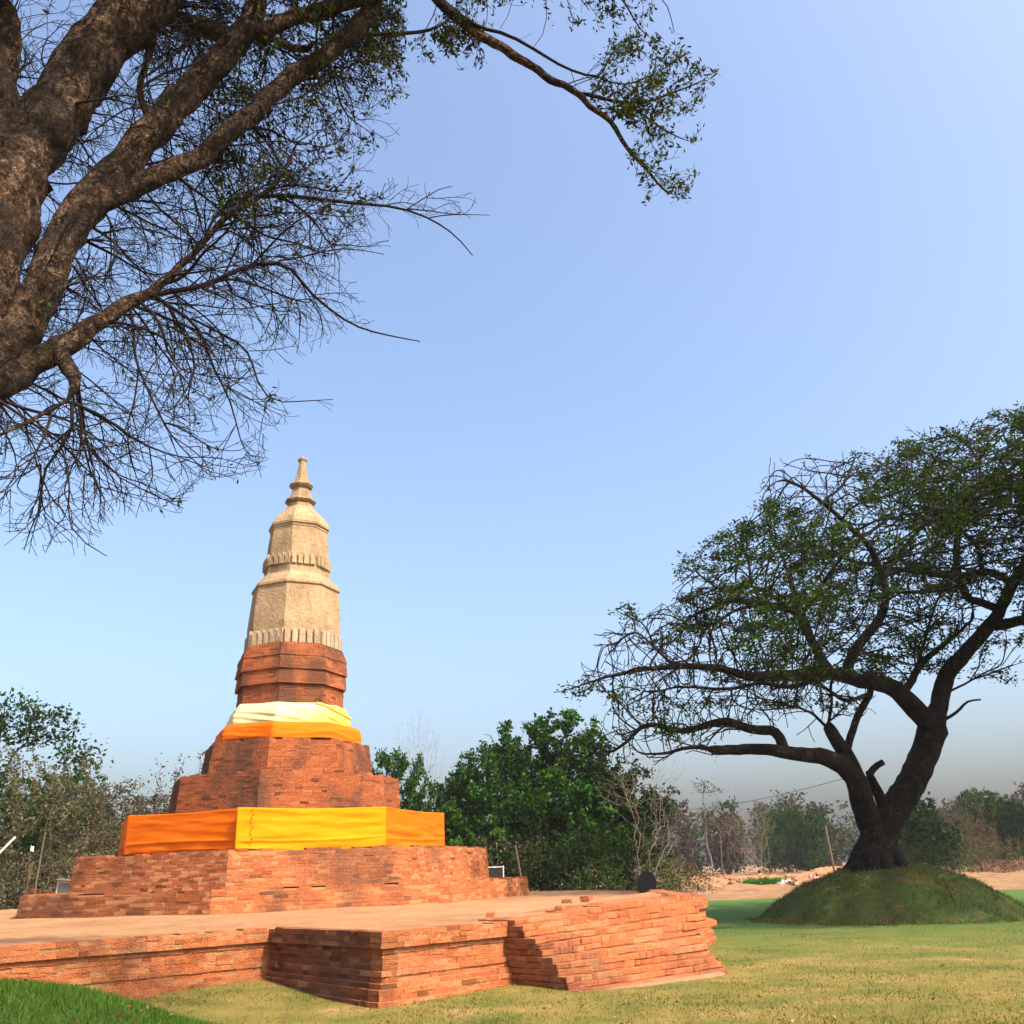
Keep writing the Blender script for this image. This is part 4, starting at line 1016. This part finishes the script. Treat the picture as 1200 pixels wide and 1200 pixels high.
# arched dark stone on the terrace edge
p = at(759, 1046, 30.5); bs = empty('boundary_stone', (p[0], p[1], TOP), 'black round-topped stone marker on the terrace back edge', 'stone marker')
B = MB(); pr = [(-.27, 0), (.27, 0), (.275, .36)] + [(.27 * math.cos(a), .36 + .27 * math.sin(a)) for a in np.linspace(.12, math.pi - .12, 11)] + [(-.275, .36)]
mm = len(pr); v = [(p[0] + x, p[1] - .09, TOP - .02 + z) for x, z in pr] + [(p[0] + x * .96, p[1] + .10, TOP - .02 + z * .98) for x, z in pr]
B.add(v, [[i, mm + i, mm + (i + 1) % mm, (i + 1) % mm] for i in range(mm)], polys=[list(range(mm)), list(range(mm, 2 * mm))[::-1]])
B.build('slab', M_black, bs)
B = MB(); B.box((p[0] - .42, p[1] - .05, TOP - .05), (p[0] + .40, p[1] + .18, TOP + .035), (.40, .19, .11)); B.build('footing', M_rubble, bs)
p = at(747, 1045, 30.8); B = MB(); B.tube([(p[0], p[1], TOP - .05), (p[0] + .02, p[1], TOP + .34), (p[0] - .01, p[1], TOP + .60)], [.035, .033, .03], 7); tag(B.build('brown_stake', M_wood), 'short brown wooden stake beside the black stone marker', 'stake')

def board(name, px0, px1, pyb, Y, h, panel_m, post_m, zb, label, lean=0.0, cross=True, roof=False):
    a = at(px0, pyb, Y); b = at(px1, pyb, Y); w = b[0] - a[0]
    r = empty(name, (a[0] + w / 2, Y, zb), label, 'board')
    B = MB(); B.box((-w / 2 + .03, -.02, h * .06), (w / 2 - .03, .02, h * .96)); o = B.build('panel', panel_m); o.parent = r
    for sx_ in (-1, 1):
        B = MB(); B.tube([(sx_ * w / 2, 0, -.05), (sx_ * w / 2 + lean * .0, 0, h * 1.0)], [.028, .028], 8); o = B.build('post', post_m); o.parent = r
    for t in ((.06, .97) if cross else (.97,)):
        B = MB(); B.box((-w / 2, -.035, h * t - .02), (w / 2, .025, h * t + .02)); o = B.build('rail', post_m); o.parent = r
    if roof:
        B = MB(); B.box((-w * .62, -.16, h * 1.03), (w * .75, .16, h * 1.03 + .035)); o = B.build('roof_plank', M_wood); o.parent = r
    r.rotation_euler = (lean, lean * .9, 0)
    return r
board('information_board', 65, 80, 1047, 34.0, .95, M_greyboard, M_metal, .95, 'leaning grey green board between pale posts, left of the stupa plinth', lean=.12, roof=True)
board('notice_board', 571, 590, 1027, 42.0, 1.75, M_dark, M_metal, .2, 'dark notice board in a white frame behind the right end of the plinth', cross=False)
def pole(name, a, b, ra, rb, m_, label, cat='pole'):
    B = MB(); a = np.array(a); b = np.array(b); mid = (a + b) / 2 + rng.normal(0, .03, 3); B.tube([a, mid, b], [ra, (ra + rb) / 2, rb], 8); return tag(B.build(name, m_), label, cat)
def gnd(p): return np.array((p[0], p[1], float(ground_h(p[0], p[1])) - .1))
a = at(-30, 1032, 42); pole('slanting_pole', at(-34, 1037, 42), at(18, 981, 42), .055, .05, M_white, 'thick white pole slanting up at the left picture edge')
pole('upright_pole', gnd(at(40, 1060, 44)), at(53, 975, 44), .045, .03, M_wood, 'thin bare upright pole left of the grey board')
pole('leaning_stick', gnd(at(22, 1060, 45)), at(38, 1012, 45), .03, .02, M_wood, 'thin leaning stem low beside the white pole'); pole('thin_stick', gnd(at(33, 1060, 45)), at(36, 995, 45), .015, .012, M_wood, 'thin stick with a white scrap at its top')
fp = at(36, 994, 44.9); B = MB(); ns = 6
vv = [(fp[0] + (i / ns) * .13, fp[1] + .03 * math.sin(i * 1.3), fp[2] + (j - .5) * .22 - .05 * i / ns) for j in (0, 1) for i in range(ns + 1)]
B.add(vv, [[i, i + 1, ns + 2 + i, ns + 1 + i] for i in range(ns)]); o = B.build('white_scrap', M_white); s = o.modifiers.new('t', 'SOLIDIFY'); s.thickness = .006; tag(o, 'small white scrap of cloth tied on a thin stick', 'cloth scrap')
pole('leaning_post', gnd(at(616, 1050, 44)), at(604, 990, 44), .05, .04, M_wood, 'leaning post with a reddish top right of the dark notice board')
pole('leaning_pole', gnd(at(978, 1020, 105)), at(967, 968, 105), .13, .10, M_wood, 'brown pole leaning left in front of the far wood')
# line to the tree
a = at(792, 949, 70); b = at(990, 912, 33); B = MB(); ts = np.linspace(0, 1, 24)
B.tube([a + (b - a) * t - np.array((0, 0, .25 * 4 * t * (1 - t))) for t in ts], [.009 + .012 * (1 - t) for t in ts], 5); tag(B.build('cable', M_wire), 'thin cable strung across the sky to the forked tree', 'cable')
# red-roofed hut, hardly seen
def hut(px, Y, w, h, zr, label):
    p = at(px, 1030, Y); r = empty('hut', (p[0], Y, 0), label, 'hut')
    B = MB(); B.box((-w / 2, -w / 2, -.1), (w / 2, w / 2, h)); o = B.build('wall', M_dark); o.parent = r
    B = MB(); e = .3; x = w / 2 + e
    B.add([(-x, -x, h - .1), (x, -x, h - .1), (x, x, h - .1), (-x, x, h - .1), (-x, 0, h + zr), (x, 0, h + zr)], [[0, 1, 5, 4], [2, 3, 4, 5], [0, 3, 2, 1]], tris=[[0, 4, 3], [1, 2, 5]]); o = B.build('roof', M_rust); o.parent = r
hut(58, 50, 1.6, 1.45, .3, 'dark hut with a rusty red roof in the left thicket')

# rubble and litter on the bare earth
def heap(name, px, Y, w, d, h, m_, label, cat, n=60, pal=PAL, bs_=.22, group=None):
    p = at(px, 1020, Y); c = (p[0], Y); B = MB()
    nr, na = 9, 30
    V = [(c[0] + w * (i / (nr - 1)) * math.cos(j * 6.2832 / na) * (1 + .15 * nz_(j * .7, px)), c[1] + d * (i / (nr - 1)) * math.sin(j * 6.2832 / na), ground_h(c[0], Y) - .1 + (h + .1) * (1 - (i / (nr - 1)) ** 1.6) * (1 + .35 * nz_(i * .9 + px, j * .8))) for i in range(nr) for j in range(na)]
    B.add(V, [[i * na + j, (i + 1) * na + j, (i + 1) * na + (j + 1) % na, i * na + (j + 1) % na] for i in range(nr - 1) for j in range(na)], c=pal[0] * .8)
    for k in range(n):
        a = rng.uniform(0, 6.28); t = math.sqrt(rng.uniform(0, 1)); s_ = bs_ * rng.uniform(.4, 1.2); ang = rng.uniform(0, 3.1); tl = rng.normal(0, .4)
        R = Matrix.Rotation(ang, 4, 'Z') @ Matrix.Rotation(tl, 4, 'X'); Mx = np.array(R); Mx[:3, 3] = (c[0] + w * t * math.cos(a), c[1] + d * t * math.sin(a), float(ground_h(c[0], Y)) - .02 + h * (1 - t ** 1.6))
        B.box((-s_, -s_ * .6, -s_ * .4), (s_, s_ * .6, s_ * .4), pal[rng.integers(0, len(pal))] * rng.uniform(.7, 1.2), Mx)
    return tag(B.build(name, m_), label, cat, group)
EP = np.array([(.38, .19, .10), (.30, .14, .075), (.45, .26, .15), (.24, .12, .07)])
heap('earth_heap', 842, 88, 4.2, 2.0, .55, M_rubble, 'long heap of reddish rubble below the slender tree', 'heap', 70, EP, .22)
heap('earth_heap', 815, 82, 2.5, 1.6, .75, M_rubble, 'earth bank by the tangle of dead twigs', 'heap', 30, EP, .15)
heap('earth_heap', 955, 80, 3.0, 1.6, .8, M_rubble, 'rubble heap with pale stones left of the mound', 'heap', 60, np.array([(.38, .2, .11), (.45, .3, .2), (.55, .48, .40)]), .24)
heap('earth_heap', 885, 104, 6, 2.5, .5, M_rubble, 'low reddish earth ridge in front of the white stemmed tree', 'heap', 50, EP, .25)
heap('earth_heap', 985, 110, 7, 3, 1.0, M_rubble, 'broad brown earth bank by the leaning brown pole', 'heap', 40, EP, .25)
heap('rubble_row', -2, 46, 2.0, .7, .35, M_rubble, 'row of pale rubble on the terrace at the left picture edge', 'rubble', 40, np.array([(.5, .36, .26), (.42, .27, .18)]), .16)
heap('brick_fragment', 612, 37, .35, .3, .0, M_rubble, 'broken bricks lying by the right end of the plinth', 'rubble', 8, PAL, .1).location.z = TOP
p = at(897, 1026, 84); C = np.stack([p[0] + rng.normal(0, 1.2, 500), 84 + rng.normal(0, .5, 500), np.abs(rng.normal(.2, .14, 500))], 1)
tag(leaves(C, 5, .1, .2, [(.04, .12, .02), (.05, .15, .025)], aspect=.4).build('weed_patch', M_leaf), 'bright green weed patch on the bare earth left of the mound', 'weeds')
heap('litter_heap', 918, 83.5, .9, .5, .25, M_white, 'white litter beside the bright green weed patch', 'litter', 26, np.array([(.8, .8, .8)]), .22)
# wall far right
p0, p1 = gpt(1150, 104), gpt(1330, 108); B = MB(); dd = np.array(p1) - np.array(p0)
for k in range(2):
    course(B, np.array(p0[:2]), np.array(p1[:2]), -.1 + k * .62, .6, 0, Lb=1.2, pal=np.array([(.17, .075, .06)]), palp=[1.], depth=.3)
tag(B.build('red_wall', M_rubble), 'low dull red wall behind the right hand thicket', 'wall')

# grass
n = 95000
Y = 11 + 21 * rng.random(n) ** 1.7; X = rng.uniform(-.62, .62, n) * Y
keep = ~in_poly(X, Y, [tuple(p) for p in offset_poly(plat, .1)]) & ~in_poly(X, Y, [(c0 - inn * .1)[:2], (3.4, 16.7), (3.4, 24), (-.5, 17)]) & (np.hypot(X - NM[0], Y - NM[1]) > 4.1) & (np.hypot(X - MOUND[0], Y - MOUND[1]) > 4.2)
patch = np.array([mnoise.noise(Vector((x, y, 0)) * .55) + .6 * mnoise.noise(Vector((x, y, 3)) * 1.7) for x, y in zip(X, Y)])
keep &= patch > rng.uniform(-.9, .3, n)
X, Y, patch = X[keep], Y[keep], patch[keep]; n = len(X)
c = np.where((patch + rng.normal(0, .3, n) > .1)[:, None], np.array((.075, .105, .018)), np.array((.185, .15, .036))) * rng.uniform(.7, 1.3, (n, 1))
tag(blades(np.stack([X, Y, ground_h(X, Y) - .003], 1), rng.uniform(.015, .045, n), rng.uniform(.003, .006, n) * 1.4, c).build('lawn_grass', M_leaf), 'short dry lawn grass in front of the terrace', 'grass', kind='stuff')
n = 150000
a = rng.uniform(0, 6.28, n); r = 4.3 * np.sqrt(rng.random(n)); X = NM[0] + r * np.cos(a); Y = NM[1] + r * np.sin(a)
keep = (X > -.75 * Y); X, Y = X[keep], Y[keep]; n = len(X)
c = np.array((.050, .110, .015)) * rng.uniform(.6, 1.4, (n, 1)) + np.array((.05, .02, .02)) * (rng.random((n, 1)) < .12)
tag(blades(np.stack([X, Y, near_mound_h(X, Y) - .004], 1), rng.uniform(.03, .085, n), rng.uniform(.003, .006, n), c, .45).build('lush_grass', M_leaf), 'bright green grass on the rise in the left corner', 'grass', kind='stuff')

n = 26000
a = rng.uniform(0, 6.28, n); r = 4.5 * np.sqrt(rng.random(n)); X = MOUND[0] + r * np.cos(a); Y = MOUND[1] + r * np.sin(a)
pt = np.array([mnoise.noise(Vector((x, y, 0)) * .9) + .6 * mnoise.noise(Vector((x, y, 3)) * 2.7) for x, y in zip(X, Y)]); k_ = pt > rng.uniform(-.5, .5, n); X, Y, r = X[k_], Y[k_], r[k_]; n = len(X)
c = np.where((rng.random(n) < .3)[:, None], np.array((.16, .11, .05)), np.array((.075, .105, .022))) * rng.uniform(.6, 1.3, (n, 1))
tag(blades(np.stack([X, Y, np.maximum(mound_h(X, Y), ground_h(X, Y)) - .01], 1), rng.uniform(.04, .15, n), rng.uniform(.008, .016, n), c, .5).build('mound_grass', M_leaf), 'thin tufts of grass on the tree mound', 'grass', kind='stuff')
# dead leaves lying about
def lying(name, X, Y, Z, size, label):
    n = len(X); C = np.stack([X, Y, Z + .012], 1)
    tag(leaves(C, 1, .004, size, [(.16, .09, .04), (.22, .14, .07), (.10, .06, .03), (.28, .20, .10)], flat=.85, aspect=.55).build(name, M_leaf), label, 'fallen leaves', kind='stuff')
a = rng.uniform(0, 6.28, 500); r = 4.2 * np.sqrt(rng.random(500)); X = NM[0] + r * np.cos(a); Y = NM[1] + r * np.sin(a)
lying('fallen_leaves', X, Y, near_mound_h(X, Y) + .05, .07, 'dead leaves scattered on the rise in the left corner')
Y = 11.5 + 9 * rng.random(700) ** 1.5; X = rng.uniform(-.5, .55, 700) * Y; kk = ~in_poly(X, Y, [tuple(p) for p in offset_poly(plat, .2)]) & ~in_poly(X, Y, [(c0 - inn * .2)[:2], (3.5, 16.6), (3.5, 24), (-.6, 17)]) & (np.hypot(X - NM[0], Y - NM[1]) > 4.2)
lying('fallen_leaves', X[kk], Y[kk], ground_h(X[kk], Y[kk]) + .01, .06, 'dead leaves and bits scattered over the near lawn')
a = rng.uniform(0, 6.28, 300); r = 2.6 * np.sqrt(rng.random(300)); X = MOUND[0] + r * np.cos(a); Y = MOUND[1] + r * np.sin(a)
lying('fallen_leaves', X, Y, mound_h(X, Y) + .02, .13, 'dead leaves round the foot of the forked tree')

# ------------------------------------------------------------------ light
EL, AZ = math.radians(49), math.radians(52)
to_sun = Vector((math.sin(AZ) * math.cos(EL), -math.cos(AZ) * math.cos(EL), math.sin(EL)))
sd = bpy.data.lights.new('sun', 'SUN'); so = bpy.data.objects.new('sun', sd); col.objects.link(so)
so.rotation_euler = to_sun.to_track_quat('Z', 'Y').to_euler(); so.location = (20, -20, 40)
sd.energy = 3.3; sd.angle = math.radians(.53); sd.color = (1, .82, .60)
w = bpy.data.worlds.new('World'); scene.world = w; w.use_nodes = True
nt = w.node_tree; bg = nt.nodes['Background']; sk = nt.nodes.new('ShaderNodeTexSky'); sk.sky_type = 'NISHITA'
sk.sun_disc = False; sk.sun_elevation = EL; sk.sun_rotation = math.atan2(to_sun.x, to_sun.y)
sk.air_density = 1.1; sk.dust_density = 7.1; sk.ozone_density = 3.2; sk.altitude = 150
nt.links.new(sk.outputs[0], bg.inputs[0]); bg.inputs[1].default_value = .15
scene.view_settings.view_transform = 'Standard'; scene.view_settings.look = 'None'; scene.view_settings.exposure = 1.28; scene.view_settings.gamma = 1
scene.cycles.max_bounces = 6

# ------------------------------------------------------------------ dry-season haze
hz = MB(); hz.box((-700, -60, -1.5), (700, 760, 26)); hm = bpy.data.materials.new('haze'); hm.use_nodes = True; hn = hm.node_tree
hn.nodes.remove(hn.nodes['Principled BSDF']); pv = hn.nodes.new('ShaderNodeVolumePrincipled'); pv.inputs['Density'].default_value = .00020; pv.inputs['Color'].default_value = (.88, .86, 1.0, 1); pv.inputs['Anisotropy'].default_value = .1
hn.links.new(pv.outputs[0], hn.nodes['Material Output'].inputs['Volume'])
tag(hz.build('haze', hm), kind='stuff', label='thin dry season haze over the whole site', cat='haze')
